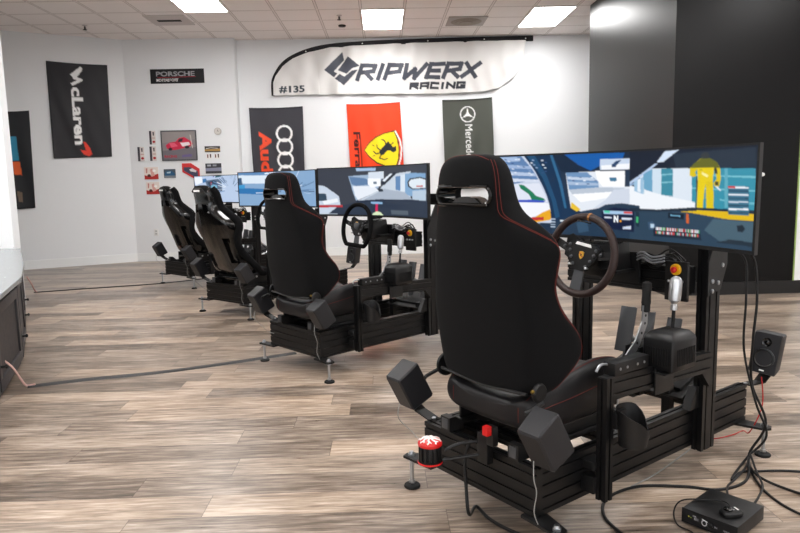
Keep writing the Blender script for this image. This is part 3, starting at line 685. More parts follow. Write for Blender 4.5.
# displayed pictures: polygons in units of 120 x 37
SCREENS = {
 0: [
  ('1b3048', []),
  ('c9d3e6', [(-1.6,-1.2),(13.1,-0.7),(20.3,8.4),(26.2,21.1),(27.9,31.9),(-3.1,32.9)]),
  ('5f82b0', [(-1.6,-0.7),(12.1,-0.2),(17.8,6.4),(20.9,11.3),(7.1,13.7),(-1.1,13.6)]),
  ('a8bfe0', [(-0.1,0.4),(10.1,0.4),(12.1,2.3),(-0.1,2.4)]),
  ('9db4d8', [(3.0,3.8),(16.7,4.9),(17.8,6.4),(3.0,5.5)]),
  ('b5c6e2', [(5.0,7.1),(18.8,8.4),(19.8,9.8),(5.0,8.9)]),
  ('d4dcee', [(6.0,10.6),(20.9,11.5),(21.4,12.6),(6.0,12.2)]),
  ('dfe4f2', [(6.6,13.7),(21.4,13.1),(24.6,19.2),(25.7,22.1),(6.6,22.3)]),
  ('1d7a58', [(11.2,13.7),(13.7,14.0),(17.9,17.2),(20.0,19.2),(23.8,20.4),(24.6,21.3),(17.9,21.4),(16.3,18.4),(12.2,15.7)]),
  ('3a55c0', [(10.2,21.3),(17.9,21.0),(24.6,21.5),(23.8,22.3),(11.2,22.3)]),
  ('f2f4fa', [(9.2,22.3),(26.2,22.6),(27.3,26.5),(17.5,29.7),(9.2,27.4)]),
  ('e8a820', [(23.1,27.1),(27.0,25.5),(27.6,30.4),(19.1,32.2),(17.5,30.7)]),
  ('c03030', [(16.4,29.7),(23.9,29.2),(23.9,30.8),(16.5,31.1)]),
  ('0f3050', [(13.1,-1.7),(27.4,-1.1),(31.6,7.6),(34.0,17.2),(36.5,24.8),(42.2,28.5),(27.9,31.9),(27.2,25.0),(24.6,17.2),(19.8,8.4)]),
  ('1d4c72', [(14.6,-0.6),(18.7,-0.5),(25.0,9.4),(29.8,21.1),(31.9,28.8),(29.7,29.8),(27.7,21.1),(22.9,10.4)]),
  ('2f6790', [(26.4,-0.2),(27.7,-0.1),(32.7,13.4),(35.2,24.8),(34.1,24.9),(31.2,13.4)]),
  ('e3e9f2', [(34.4,8.1),(51.3,7.5),(67.5,7.4),(70.1,7.0),(70.6,23.0),(62.1,22.5),(50.2,24.5),(42.1,26.1),(37.2,24.3),(35.8,17.2)]),
  ('e3e9f2', [(65.4,6.6),(119.2,7.9),(120.1,22.6),(96.6,22.7),(78.6,23.8),(66.0,23.8)]),
  ('10253c', [(27.4,-1.1),(69.8,-0.2),(70.1,8.3),(47.3,8.1),(34.5,8.4),(32.1,7.6)]),
  ('0f5aa8', [(33.0,-0.3),(62.9,0.3),(61.5,3.8),(52.2,5.1),(46.6,7.7),(40.7,5.0)]),
  ('6d93bd', [(34.5,8.4),(44.8,8.3),(50.4,12.5),(50.8,15.1),(36.3,16.2)]),
  ('c2d0e4', [(35.2,10.1),(47.9,10.9),(49.9,12.3),(35.5,11.5)]),
  ('a7bcd8', [(35.5,12.4),(50.4,13.3),(50.8,14.4),(36.0,14.0)]),
  ('bcc6d4', [(36.1,16.2),(51.0,15.1),(63.9,15.4),(59.0,17.0),(37.9,18.3)]),
  ('fbfcff', [(37.9,18.3),(59.0,16.9),(58.1,19.3),(42.0,21.9)]),
  ('e8c030', [(37.5,21.9),(42.1,25.2),(40.1,26.2),(37.2,24.6)]),
  ('fdfdff', [(48.8,7.9),(63.1,8.0),(63.4,14.8),(52.5,14.8),(49.9,11.6)]),
  ('3f7596', [(55.7,10.9),(59.0,10.8),(59.4,12.1),(58.4,12.6),(56.1,12.4)]),
  ('c8d6ea', [(51.0,2.7),(67.3,2.9),(67.5,7.4),(51.1,7.5)]),
  ('f4f6fb', [(51.7,5.5),(67.4,4.8),(67.5,7.4),(51.8,7.3)]),
  ('1f3f66', [(56.7,5.2),(58.8,3.7),(61.5,3.3),(58.9,5.6),(58.7,6.3),(56.7,6.3)]),
  ('d0d8e6', [(58.0,16.1),(70.4,15.4),(70.6,23.0),(62.1,22.5),(52.2,24.4),(48.2,24.5),(54.1,20.7)]),
  ('23364c', [(63.2,8.2),(67.5,7.4),(69.9,0.6),(70.4,14.8),(63.4,14.8)]),
  ('121d2e', [(65.1,-1.9),(119.6,-0.1),(119.6,8.1),(75.9,7.3),(71.8,9.5),(65.6,13.7)]),
  ('d5e3f5', [(77.8,4.8),(81.2,0.6),(87.5,0.2),(80.9,4.7)]),
  ('b9cdea', [(65.6,12.8),(77.0,5.4),(78.4,5.4),(68.7,12.1),(65.6,13.9)]),
  ('22303f', [(84.8,1.7),(91.7,1.5),(119.2,0.8),(119.6,7.9),(86.5,7.2)]),
  ('6aa3c4', [(71.8,9.5),(75.9,7.5),(76.3,17.4),(72.0,15.6)]),
  ('cfe0ee', [(75.9,7.5),(80.0,7.5),(80.4,17.8),(76.3,17.4)]),
  ('3d8aa0', [(80.0,7.5),(85.2,7.6),(85.7,18.6),(80.4,18.1)]),
  ('7fc0d0', [(80.3,9.6),(85.3,9.3),(85.3,9.9),(80.3,10.2)]),
  ('7fc0d0', [(80.4,12.8),(85.5,12.6),(85.5,13.2),(80.4,13.3)]),
  ('dce6f1', [(85.2,7.5),(93.4,7.6),(94.1,22.0),(85.8,20.0)]),
  ('3590a8', [(93.4,7.6),(119.5,8.1),(120.4,22.7),(94.2,22.8)]),
  ('7cc3d2', [(93.5,9.8),(119.6,10.8),(119.7,11.5),(93.6,10.3)]),
  ('7cc3d2', [(93.8,15.0),(119.9,15.7),(120.0,16.2),(93.8,15.5)]),
  ('7cc3d2', [(105.9,19.2),(120.2,20.1),(120.2,20.6),(106.0,19.7)]),
  ('5fa9bc', [(107.2,7.9),(108.5,7.9),(109.3,22.2),(108.0,22.3)]),
  ('eef2f8', [(65.6,14.2),(81.4,18.3),(95.5,20.6),(95.6,22.8),(78.6,24.1),(66.0,23.8)]),
  ('e0e8f0', [(103.8,13.7),(106.2,15.9),(105.8,16.2),(103.2,14.2)]),
  ('e6cc12', [(95.7,4.8),(97.4,3.9),(100.6,3.8),(102.7,4.7),(102.8,9.1),(102.6,12.8),(96.3,12.6),(95.9,9.0)]),
  ('dcc210', [(95.9,4.9),(94.2,5.8),(92.6,7.5),(92.7,10.3),(94.1,11.0),(95.6,10.5),(95.0,9.1),(95.9,7.9)]),
  ('dcc210', [(102.7,4.7),(104.3,5.9),(105.5,8.1),(105.9,11.7),(105.3,14.6),(103.4,14.4),(103.0,13.2),(104.2,11.7),(103.5,9.1),(102.7,7.7)]),
  ('e6cc12', [(96.3,12.4),(99.7,12.7),(99.1,18.4),(99.0,24.5),(96.3,24.5),(96.4,18.4)]),
  ('dfc50f', [(99.6,12.7),(102.7,12.7),(103.3,18.3),(103.5,24.7),(100.6,24.6),(100.0,18.3)]),
  ('3c4034', [(95.4,9.8),(96.3,12.6),(96.2,19.3),(96.1,24.5),(95.7,24.5),(95.8,17.6)]),
  ('3a4034', [(103.0,6.4),(104.0,7.9),(104.5,9.9),(103.6,9.9),(102.9,8.2)]),
  ('646620', [(95.9,4.9),(97.4,3.9),(100.6,3.8),(102.7,4.7),(104.3,5.9),(105.1,7.6),(92.7,7.5),(94.2,5.8)]),
  ('33383a', [(97.1,2.3),(98.4,1.6),(100.0,1.8),(100.8,2.8),(100.4,4.0),(97.4,3.9)]),
  ('f6f0a0', [(98.0,9.0),(100.8,10.4),(100.2,11.2),(97.7,9.8)]),
  ('b8a820', [(96.8,7.9),(98.0,8.0),(98.0,8.5),(96.9,8.5)]),
  ('4a4a2a', [(103.5,12.6),(105.0,12.6),(105.1,14.1),(103.6,14.1)]),
  ('e0b818', [(86.8,24.7),(102.4,23.5),(120.2,24.1),(120.3,26.5),(109.1,26.6),(99.6,25.6)]),
  ('22384e', [(27.9,31.9),(42.1,26.6),(50.2,24.7),(54.2,22.7),(62.1,21.9),(70.6,22.8),(71.3,42.2),(28.1,45.7)]),
  ('2b4256', [(66.0,24.7),(72.3,24.1),(81.7,24.2),(93.8,24.8),(108.2,26.4),(120.6,26.6),(121.5,38.3),(66.5,40.2)]),
  ('1a2a3a', [(66.0,23.8),(78.6,24.1),(95.6,22.6),(120.4,23.0),(120.4,23.7),(96.6,23.6),(81.7,24.9),(72.4,25.0),(66.0,25.5)]),
  ('47606f', [(103.5,26.7),(120.6,26.9),(120.6,34.8),(106.8,34.9),(99.9,31.2)]),
  ('22303c', [(104.9,35.5),(110.4,33.8),(120.5,34.0),(120.6,35.6)]),
  ('1d2a36', [(113.3,28.6),(115.6,28.1),(116.7,29.5),(115.7,30.8),(113.7,30.6)]),
  ('2a6f9c', [(66.5,38.8),(121.0,37.5),(121.1,38.5),(66.5,40.2)]),
  ('3f7ea8', [(32.1,37.1),(71.1,37.0),(71.2,38.7),(32.1,39.0)]),
  ('33506a', [(40.2,31.4),(45.3,30.2),(46.4,34.9),(41.3,36.1)]),
  ('0d1a3a', [(52.3,25.8),(58.2,23.8),(67.1,24.4),(68.1,25.7),(68.4,34.1),(53.0,33.1)]),
  ('a8c8e8', [(53.1,25.3),(67.1,25.3),(67.4,26.6),(53.5,26.9)]),
  ('58d0b0', [(53.6,25.3),(56.3,25.4),(56.3,26.3),(53.6,26.4)]),
  ('d85050', [(63.2,25.5),(67.1,25.5),(67.2,26.4),(63.2,26.4)]),
  ('d8e0f0', [(53.8,28.0),(57.3,28.1),(57.3,28.6),(53.8,28.6)]),
  ('d8e0f0', [(62.3,28.2),(67.2,28.2),(67.2,28.9),(62.3,29.0)]),
  ('cfd8ea', [(62.9,32.2),(66.8,31.5),(66.9,33.0),(63.0,33.1)]),
  ('183040', [(68.9,25.2),(70.4,25.4),(70.7,31.7),(69.1,31.5)]),
  ('40b070', [(69.2,27.4),(70.1,27.5),(70.2,30.0),(69.2,29.9)]),
  ('101c2c', [(83.8,25.2),(90.8,25.4),(90.9,27.6),(83.9,27.3)]),
  ('6fa8c8', [(84.8,25.9),(89.4,26.0),(89.4,26.6),(84.8,26.5)]),
  ('c86030', [(91.8,25.2),(93.0,25.3),(93.2,29.0),(92.0,28.9)]),
  ('3a5570', [(74.6,29.6),(76.7,29.0),(78.6,30.6),(78.1,32.5),(75.3,32.4)]),
  ('b8d0e4', [(75.9,30.2),(77.6,30.1),(77.6,31.8),(76.0,31.9)]),
  ('1a2838', [(77.3,31.6),(98.0,31.5),(99.0,35.2),(77.5,35.1)]),
  ('39718c', [(109.0,14.3),(117.3,14.4),(117.9,24.7),(109.6,24.7)]),
  ('f0f4fa', [(109.2,14.5),(117.1,14.6),(117.1,15.2),(109.2,15.1)]),
  ('2c4a60', [(109.3,15.8),(117.2,15.9),(117.2,16.4),(109.3,16.4)]),
  ('e8eef6', [(109.3,17.1),(117.2,17.1),(117.3,17.7),(109.4,17.7)]),
  ('2c4a60', [(109.4,18.5),(117.3,18.4),(117.3,19.0),(109.4,19.0)]),
  ('d0dbe8', [(109.5,19.8),(117.4,19.7),(117.4,20.2),(109.5,20.3)]),
  ('2c4a60', [(109.5,21.1),(117.5,20.9),(117.5,21.5),(109.6,21.7)]),
  ('f4f8ff', [(109.6,22.4),(117.5,22.2),(117.6,22.8),(109.6,23.0)]),
  ('2c4a60', [(109.7,23.7),(117.6,23.5),(117.6,24.0),(109.7,24.3)]),
  ('d02828', [(109.0,14.3),(111.9,14.3),(111.9,15.1),(109.0,15.0)]),
  ('b8c8dc', [(27.3,29.9),(29.7,29.9),(29.7,30.4),(27.3,30.4)]),
  ('b8c8dc', [(27.3,31.1),(29.7,31.1),(29.7,31.6),(27.3,31.6)]),
  ('b8c8dc', [(27.3,32.3),(29.7,32.3),(29.7,32.8),(27.3,32.8)]),
  ('b8c8dc', [(27.4,33.5),(29.7,33.5),(29.7,34.0),(27.4,34.0)]),
  ('e0e8f0', [(32.0,30.3),(34.6,30.5),(34.6,31.2),(32.0,31.1)]),
  ('e4ecf8', [(-1.1,1.0),(0.1,1.1),(0.1,1.6),(-1.1,1.6)]),
  ('3c5888', [(0.6,2.0),(1.8,2.1),(1.8,2.6),(0.6,2.5)]),
  ('e4ecf8', [(2.3,3.0),(3.6,3.0),(3.6,3.5),(2.3,3.5)]),
  ('3c5888', [(4.1,1.2),(5.3,1.3),(5.3,1.8),(4.1,1.7)]),
  ('e4ecf8', [(5.8,2.2),(7.0,2.2),(7.0,2.7),(5.8,2.7)]),
  ('3c5888', [(7.5,3.1),(8.7,3.2),(8.8,3.7),(7.5,3.6)]),
  ('e4ecf8', [(9.2,1.4),(10.5,1.4),(10.5,1.9),(9.3,1.9)]),
  ('3c5888', [(11.0,2.3),(12.2,2.4),(12.2,2.9),(11.0,2.8)]),
  ('e4ecf8', [(35.7,10.3),(36.9,10.4),(36.9,10.8),(35.7,10.8)]),
  ('3c5888', [(37.6,11.9),(38.8,11.9),(38.8,12.4),(37.6,12.4)]),
  ('e4ecf8', [(39.4,13.4),(40.6,13.4),(40.7,13.9),(39.4,13.9)]),
  ('3c5888', [(41.2,10.4),(42.4,10.4),(42.4,10.9),(41.2,10.9)]),
  ('e4ecf8', [(43.0,11.9),(44.3,11.9),(44.3,12.4),(43.1,12.4)]),
  ('3c5888', [(44.9,13.4),(46.1,13.4),(46.1,13.9),(44.9,13.9)]),
  ('e4ecf8', [(46.6,10.5),(47.9,10.5),(47.9,11.0),(46.7,10.9)]),
  ('3c5888', [(48.5,12.0),(49.7,12.0),(49.7,12.4),(48.5,12.4)]),
  ('8aa8cc', [(65.6,13.8),(67.7,13.1),(67.8,13.8),(65.7,14.6)]),
  ('a8c8dc', [(71.9,12.1),(72.3,11.9),(72.5,17.7),(72.1,17.6)]),
  ('9cc0dc', [(67.7,12.5),(71.8,10.6),(72.1,17.9),(67.8,16.6)]),
  ('e4eef8', [(69.3,11.9),(70.6,11.4),(70.8,17.2),(69.4,16.8)]),
 ],
 1: [
  ('3a3f4a', []),
  ('c8d4e4', [(-1.5,12.9),(5.2,13.8),(18.7,22.3),(19.7,29.2),(7.7,38.5),(-1.7,38.5)]),
  ('33485c', [(-1.0,19.8),(6.7,20.2),(7.3,26.1),(-0.9,26.1)]),
  ('eef3f9', [(3.0,26.1),(17.2,23.9),(18.0,26.9),(4.6,29.2)]),
  ('9fb6d0', [(28.6,6.3),(48.4,5.6),(64.8,7.4),(60.2,15.9),(35.8,25.8),(33.1,20.2)]),
  ('5f7fa6', [(29.3,6.7),(46.3,8.5),(54.2,13.0),(36.2,14.2),(31.5,12.7)]),
  ('e6ecf5', [(32.4,14.2),(54.1,14.2),(60.2,18.1),(37.7,25.4),(35.0,22.4)]),
  ('d6e0ec', [(49.4,3.9),(66.4,3.5),(66.2,8.9),(49.2,8.8)]),
  ('f6f9ff', [(48.7,8.5),(62.6,8.8),(62.4,14.5),(52.0,15.9),(48.5,12.9)]),
  ('5c7284', [(54.6,11.3),(58.3,11.3),(58.3,13.0),(54.6,13.0)]),
  ('a8c0e0', [(36.2,0.3),(57.7,0.7),(57.0,2.7),(36.7,2.4)]),
  ('c8d3e0', [(64.5,14.5),(75.5,6.2),(84.5,5.1),(98.4,4.3),(97.7,24.3),(35.8,26.4),(60.2,18.1)]),
  ('1e2836', [(62.5,12.4),(77.8,4.6),(82.2,4.7),(66.6,13.9)]),
  ('e8f0fa', [(64.6,10.3),(73.4,5.5),(76.0,5.6),(66.7,11.4)]),
  ('5f86b4', [(79.9,7.7),(85.5,7.3),(85.1,18.2),(79.5,17.5)]),
  ('d8e4f0', [(85.6,6.5),(91.3,6.3),(90.8,18.9),(85.1,18.6)]),
  ('7fa6cc', [(91.3,5.9),(100.7,5.4),(118.1,6.1),(118.0,25.0),(90.8,20.9)]),
  ('b8cadc', [(100.3,18.2),(118.2,17.5),(118.0,25.3),(100.0,24.5)]),
  ('a8b4c4', [(66.5,16.7),(90.8,19.5),(100.0,24.5),(64.1,24.9),(41.6,25.8)]),
  ('1b1f28', [(93.9,12.1),(97.0,9.4),(110.4,8.5),(118.5,9.7),(118.2,16.8),(100.3,17.2),(95.1,15.5)]),
  ('dfe9f2', [(95.7,12.3),(98.6,10.1),(110.4,9.3),(117.9,10.5),(117.7,16.2),(100.8,16.6),(96.6,14.8)]),
  ('c04040', [(105.2,14.6),(114.0,14.3),(113.9,15.4),(105.2,15.6)]),
  ('22303c', [(59.8,17.4),(61.3,16.7),(64.4,16.7),(65.6,18.8),(60.1,19.1)]),
  ('2a3648', [(16.9,30.7),(35.7,26.9),(62.0,24.9),(120.0,25.5),(120.9,38.8),(1.6,38.5),(7.8,36.9)]),
  ('1c2a40', [(35.8,25.8),(62.0,24.6),(118.0,25.0),(117.9,26.1),(62.0,25.7),(35.7,27.3)]),
  ('4a6a90', [(2.6,37.3),(121.0,37.2),(120.9,39.5),(2.5,38.8)]),
  ('d02058', [(56.2,28.2),(58.9,28.2),(58.7,35.5),(56.0,35.5)]),
  ('8fb8e0', [(51.2,26.8),(64.0,26.9),(64.0,28.3),(51.1,28.1)]),
  ('d8e8c0', [(51.1,38.6),(53.3,35.6),(57.5,34.1),(61.6,34.7),(64.7,36.8),(65.3,38.7)]),
  ('50a050', [(55.3,37.8),(60.5,36.5),(63.2,38.4),(55.2,38.9)]),
  ('b83038', [(-0.5,29.2),(22.1,29.2),(22.0,31.2),(-0.6,31.5)]),
  ('c0ccd8', [(0.0,36.2),(16.7,36.6),(16.6,37.6),(-0.0,37.4)]),
  ('55606c', [(73.5,32.7),(93.8,32.8),(94.4,35.9),(73.8,36.1)]),
 ],
 2: [
  ('86a8cc', []),
  ('5f8ab8', [(-18.1,-5.1),(13.0,-5.9),(51.8,-5.6),(51.3,2.7),(12.4,3.0),(-18.4,0.9)]),
  ('d6e4f4', [(-17.6,-2.4),(2.7,-3.8),(2.6,-2.5),(-17.7,-1.0)]),
  ('eaf2fb', [(-17.8,0.9),(-1.7,-0.3),(-1.8,0.8),(-17.9,2.2)]),
  ('3c5c84', [(-9.7,-4.2),(1.3,-4.4),(-2.5,1.3),(-11.4,2.4)]),
  ('dce8f4', [(-18.6,4.9),(3.7,2.8),(51.2,4.0),(51.5,13.0),(1.8,12.0),(-18.5,13.6)]),
  ('3a5878', [(-8.9,6.5),(3.6,5.4),(4.6,13.4),(-9.4,15.1)]),
  ('2e86a0', [(-12.8,5.0),(-9.4,3.8),(-10.1,15.8),(-13.4,16.0)]),
  ('18a0a8', [(-15.1,4.3),(-12.1,4.0),(-11.4,7.1),(-12.4,9.3),(-15.0,9.0)]),
  ('3a98d0', [(-18.8,18.9),(0.3,14.0),(7.4,13.5),(7.1,18.8),(-8.4,21.8),(-16.4,22.3)]),
  ('f2f6fc', [(-17.9,14.3),(0.3,12.7),(-12.2,17.1),(-18.1,18.3)]),
  ('2e74b0', [(-18.9,20.9),(-2.8,17.9),(11.6,17.5),(52.0,19.4),(51.6,25.8),(-19.0,22.6)]),
  ('9ab4d0', [(34.6,-2.9),(44.7,-3.9),(50.5,1.4),(49.9,10.4),(42.1,11.5)]),
  ('f0f6fc', [(34.4,1.0),(49.7,0.1),(49.6,1.1),(34.3,2.3)]),
  ('b8c8d8', [(42.4,6.4),(50.7,11.7),(50.4,22.0),(43.5,15.4)]),
  ('284868', [(34.0,7.5),(43.9,9.0),(42.0,12.8),(34.5,12.0)]),
 ],
 3: [
  ('b9cbe6', []),
  ('7f9cc8', [(-0.6,-8.3),(24.0,-8.9),(52.8,-8.7),(52.3,-3.5),(23.6,-3.4),(14.9,-1.2),(-0.9,-3.2)]),
  ('dfe9f8', [(-0.7,-6.6),(17.5,-7.8),(19.5,-6.9),(1.1,-4.5)]),
  ('4e6c98', [(4.8,-1.4),(21.6,-6.0),(23.7,-5.1),(8.6,0.4)]),
  ('6a5f98', [(35.3,-7.3),(45.1,-8.6),(38.3,-0.6),(33.3,2.6)]),
  ('2f5f70', [(43.8,-8.7),(52.2,-8.4),(51.3,1.4),(38.0,2.7)]),
  ('3f78b0', [(12.4,4.7),(19.8,3.2),(22.7,8.2),(14.1,9.8)]),
  ('5a6c84', [(18.5,6.5),(43.9,4.5),(51.2,8.8),(51.7,17.8),(22.0,17.5)]),
  ('38485c', [(22.6,9.1),(34.2,6.0),(43.5,9.5),(46.8,15.3),(25.5,15.0)]),
  ('7fb8d0', [(29.0,13.4),(40.8,12.4),(41.7,16.9),(29.8,17.2)]),
  ('d04848', [(28.9,8.9),(30.7,8.9),(30.4,12.6),(28.6,12.5)]),
  ('d04848', [(43.1,9.1),(45.0,9.2),(44.7,12.8),(42.7,12.8)]),
  ('eef3fb', [(-0.9,1.8),(12.7,0.5),(14.1,8.9),(1.8,12.9)]),
  ('26364a', [(-2.0,12.8),(22.0,16.6),(51.7,18.2),(51.4,21.5),(-2.4,18.8)]),
 ],
}

# ================================================================ simulators
RIGS = [(0.2595, 2.3135, 53.32), (-0.7288, 4.3713, 46.82), (-1.7134, 6.3482, 39.04), (-2.8367, 8.3340, 41.95)]
def rigm(i):
    x, y, a = RIGS[i]; return Matrix.Translation((x, y, 0)) @ Matrix.Rotation(R(90 - a), 4, 'Z')
WHICH = ['nearest simulator', 'second nearest simulator', 'third simulator', 'farthest simulator']
R0 = rigm(0)
THINGS = []            # (empty, local matrix, key)
def rthing(name, key, label, cat, group, at):
    t = thing(name, label, cat, group, at, rig=R0); THINGS.append((t, Matrix.Translation((at[0], -at[1], at[2])), key)); return t

W2 = .273               # rail centre line
ZB, ZT = .139, .31
# ---------------- frame
def make_frame():
    t = rthing('simulator_frame', 'frame', '', 'racing simulator frame', 'racing simulator frames', (0, 0, 0))
    for s_ in (-1, 1):
        b = MB(); b.profile((.04, s_ * W2, (ZB + ZT) / 2), (1.43, s_ * W2, (ZB + ZT) / 2), (0, 1, 0), .04, ZT - ZB); b.build('side_rail', M_ALU, t, smooth=0)
    b = MB(); b.profile((.02, -.293, (ZB + ZT) / 2), (.02, .293, (ZB + ZT) / 2), (1, 0, 0), .04, ZT - ZB); b.build('rear_crossmember', M_ALU, t, smooth=0)
    for u in (.40, .80, 1.41):
        b = MB(); b.profile((u, -.252, .165), (u, .252, .165), (1, 0, 0), .08 if u < 1.4 else .04, .04); b.build('crossmember', M_ALU, t, smooth=0)
    # seat side-mount bars across the rails
    for u in (.17, .46):
        b = MB(); b.profile((u, -.252, .285), (u, .252, .285), (1, 0, 0), .04, .04); b.build('seat_crossbar', M_ALU, t, smooth=0)
    # feet
    for u, s_ in ((0, -1), (0, 1), (1.416, -1), (1.416, 1)):
        f = MB(); w = s_ * .383; uu = .03 if u == 0 else 1.39
        f.prism([(uu - .045, s_ * .24), (uu + .045, s_ * .24), (u + .028, w + s_ * .02), (u, w + s_ * .032), (u - .028, w + s_ * .02)] if s_ > 0 else [(uu - .045, s_ * .24), (u - .028, w - .02), (u, w - .032), (u + .028, w - .02), (uu + .045, s_ * .24)], (0, 0, .132), (1, 0, 0), (0, 1, 0), (0, 0, 1), .01)
        fp = f.build('foot_bracket', M_PLA, t, smooth=0)
        f = MB(); f.cyl((u, w, .014), (u, w, .15), .0085, n=12); f.cyl((u, w, .137), (u, w, .146), .015, n=6); f.cyl((u, w, .117), (u, w, .127), .015, n=6); f.cyl((u, w, .018), (u, w, .030), .013, n=6)
        f.cyl((u, w, .146), (u, w, .155), .011, .009, n=12); f.build('levelling_bolt', M_STEEL, fp)
        f = MB(); f.lathe((u, w, 0), (0, 0, 1), [(.032, 0), (.034, .004), (.032, .011), (.020, .017), (.011, .019)], 24); f.build('foot_pad', M_RUB, fp)
    # uprights
    for s_ in (-1, 1):
        b = MB(); b.profile((1.018, s_ * .3135, .123), (1.018, s_ * .3135, 1.0), (0, 1, 0), .043, .102, .05); b.build('upright', M_ALU, t, smooth=0)
        b = MB(); b.box((1.018, s_ * .3135, 1.002), (.100, .041, .006), .002); b.build('end_cap', M_PLA, t)
    b = MB(); b.profile((.915, -.292, .845), (.915, .292, .845), (1, 0, 0), .08, .11, .04); b.build('wheel_crossbar', M_ALU, t, smooth=0)
    for s_ in (-1, 1):
        b = MB(); b.prism([(.955, .78), (1.055, .80), (1.10, .90), (1.10, 1.10), (1.05, 1.10), (.955, .92)], (0, s_ * .341, 0), (1, 0, 0), (0, 0, 1), (0, 1, 0), .008)
        pl = b.build('side_plate', M_PLA, t, smooth=0)
        for u, z in ((.985, .80), (.985, .84), (1.03, .83), (1.06, .90), (1.075, 1.02)):
            b = MB(); b.lathe((u, s_ * .345, z), (0, s_, 0), [(.009, 0), (.009, .005), (.005, .007)], 12); b.build('bolt', M_STEEL, pl)
    # monitor cross bar and arm
    b = MB(); b.profile((1.075, -.40, 1.13), (1.075, .40, 1.13), (1, 0, 0), .04, .08); b.build('monitor_crossbar', M_ALU, t, smooth=0)
    # post and shifter beam on the right
    b = MB(); b.profile((.27, .365, .15), (.27, .365, .588), (1, 0, 0), .04, .04); b.build('shifter_post', M_ALU, t, smooth=0)
    b = MB(); b.box((.27, .365, .590), (.038, .038, .005), .002); b.build('end_cap', M_PLA, t)
    b = MB(); b.profile((.29, .355, .548), (.968, .345, .515), (0, 1, 0), .04, .08); b.build('shifter_beam', M_ALU, t, smooth=0)
    b = MB(); b.box((.27, .32, .20), (.07, .055, .06), .003); b.box((.27, .32, .27), (.07, .055, .03), .003); b.build('post_bracket', M_PLA, t)
    b = MB(); b.prism([(.91, .475), (.968, .475), (.968, .41)], (0, .345, 0), (1, 0, 0), (0, 0, 1), (0, 1, 0), .03); b.build('gusset', M_PLA, t, smooth=0)
    b = MB(); b.prism([(.90, .31), (.968, .31), (.968, .40), (.945, .40)], (0, .30, 0), (1, 0, 0), (0, 0, 1), (0, 1, 0), .035); b.build('gusset', M_PLA, t, smooth=0)
    # shifter mounting plate and handbrake bracket arm reaching inward
    b = MB(); b.box((.62, .375, .556), (.17, .10, .006), .002); b.box((.60, .380, .52), (.12, .008, .10), .002); b.build('shifter_plate', M_PLA, t)
    b = MB(); b.box((.40, .355, .61), (.20, .05, .045), .004); b.build('cable_tray', M_PLA, t)
    for u in (.33, .37, .43, .47):
        b = MB(); b.lathe((u, .38, .61), (0, 1, 0), [(.005, 0), (.005, .002), (.002, .003)], 10); b.build('bolt', M_STEEL, t)
    b = MB(); b.tube([(.25, .34, .606), (.27, .34, .625), (.30, .345, .625), (.325, .36, .61)], .005); b.build('clamp_lever', M_STEEL, t)
    # corner brackets on rear member
    for w in (-.165, .19):
        b = MB(); b.prism([(.0, .31), (.075, .31), (.075, .33), (.03, .365), (0, .365)], (0, w, 0), (1, 0, 0), (0, 0, 1), (0, 1, 0), .05); bb = b.build('corner_bracket', M_PLA, t, smooth=0)
        b = MB(); b.box((-.001, w, .338), (.004, .034, .04), .001); b.build('bracket_cap', M_GREY, bb)
    # pedal deck
    b = MB(); b.box((1.22, -.05, .33), (.30, .46, .012), .002, Matrix.Rotation(R(-18), 3, 'Y')); b.build('pedal_deck', M_PLA, t)
    for u, w in ((1.10, -.20), (1.10, .10), (1.33, -.20), (1.33, .10)):
        b = MB(); b.box((u, w, .245), (.04, .04, .17)); b.build('deck_riser', M_ALU, t)
    return t

# ---------------- seats
def loft(rows, section, cap=True):
    """rows -> closed loops in (u,w,z); mirrored"""
    b = MB(); rings = []
    for r in rows:
        half = section(*r); loop = half + [(u, -w, z) for (u, w, z) in reversed(half[1:-1])]
        rings.append([b.v(p) for p in loop])
    b.skin(rings, cap=cap); return b
def cutter(poly, o, ax, ay, an, t):
    b = MB(); b.prism(poly, o, ax, ay, an, t); c = b.build('cutter', M_PLA, None, smooth=0); c.matrix_world = R0; return c
def stadium(cx_, cy_, w, h, n=8):
    r = h / 2; o = []
    for k in range(n + 1): a = -math.pi / 2 + math.pi * k / n; o.append((cx_ + w / 2 - r + r * math.cos(a), cy_ + r * math.sin(a)))
    for k in range(n + 1): a = math.pi / 2 + math.pi * k / n; o.append((cx_ - w / 2 + r + r * math.cos(a), cy_ + r * math.sin(a)))
    return o
def carve(ob, cutters):
    for c in cutters:
        md = ob.modifiers.new('cut', 'BOOLEAN'); md.operation = 'DIFFERENCE'; md.object = c; md.solver = 'EXACT'
    bake(ob)
    for c in cutters: bpy.data.objects.remove(c)
    return ob
def near(bvh, p):
    q = bvh.find_nearest(Vector((p[0], -p[1], p[2])))[0]; return (q.x, -q.y, q.z)
def stitch_lines(ob, lines, r, name, material, parent):
    dg = bpy.context.evaluated_depsgraph_get(); bvh = BVHTree.FromObject(ob, dg); b = MB(ORIG)
    for ln in lines:
        P = spline([Vector(p) for p in ln], 5); P = [Vector(near(bvh, p)) for p in P]
        b.tube(P, r, 6, smooth=0)
    return b.build(name, material, parent)
ORIG = Vector((0, 0, 0))
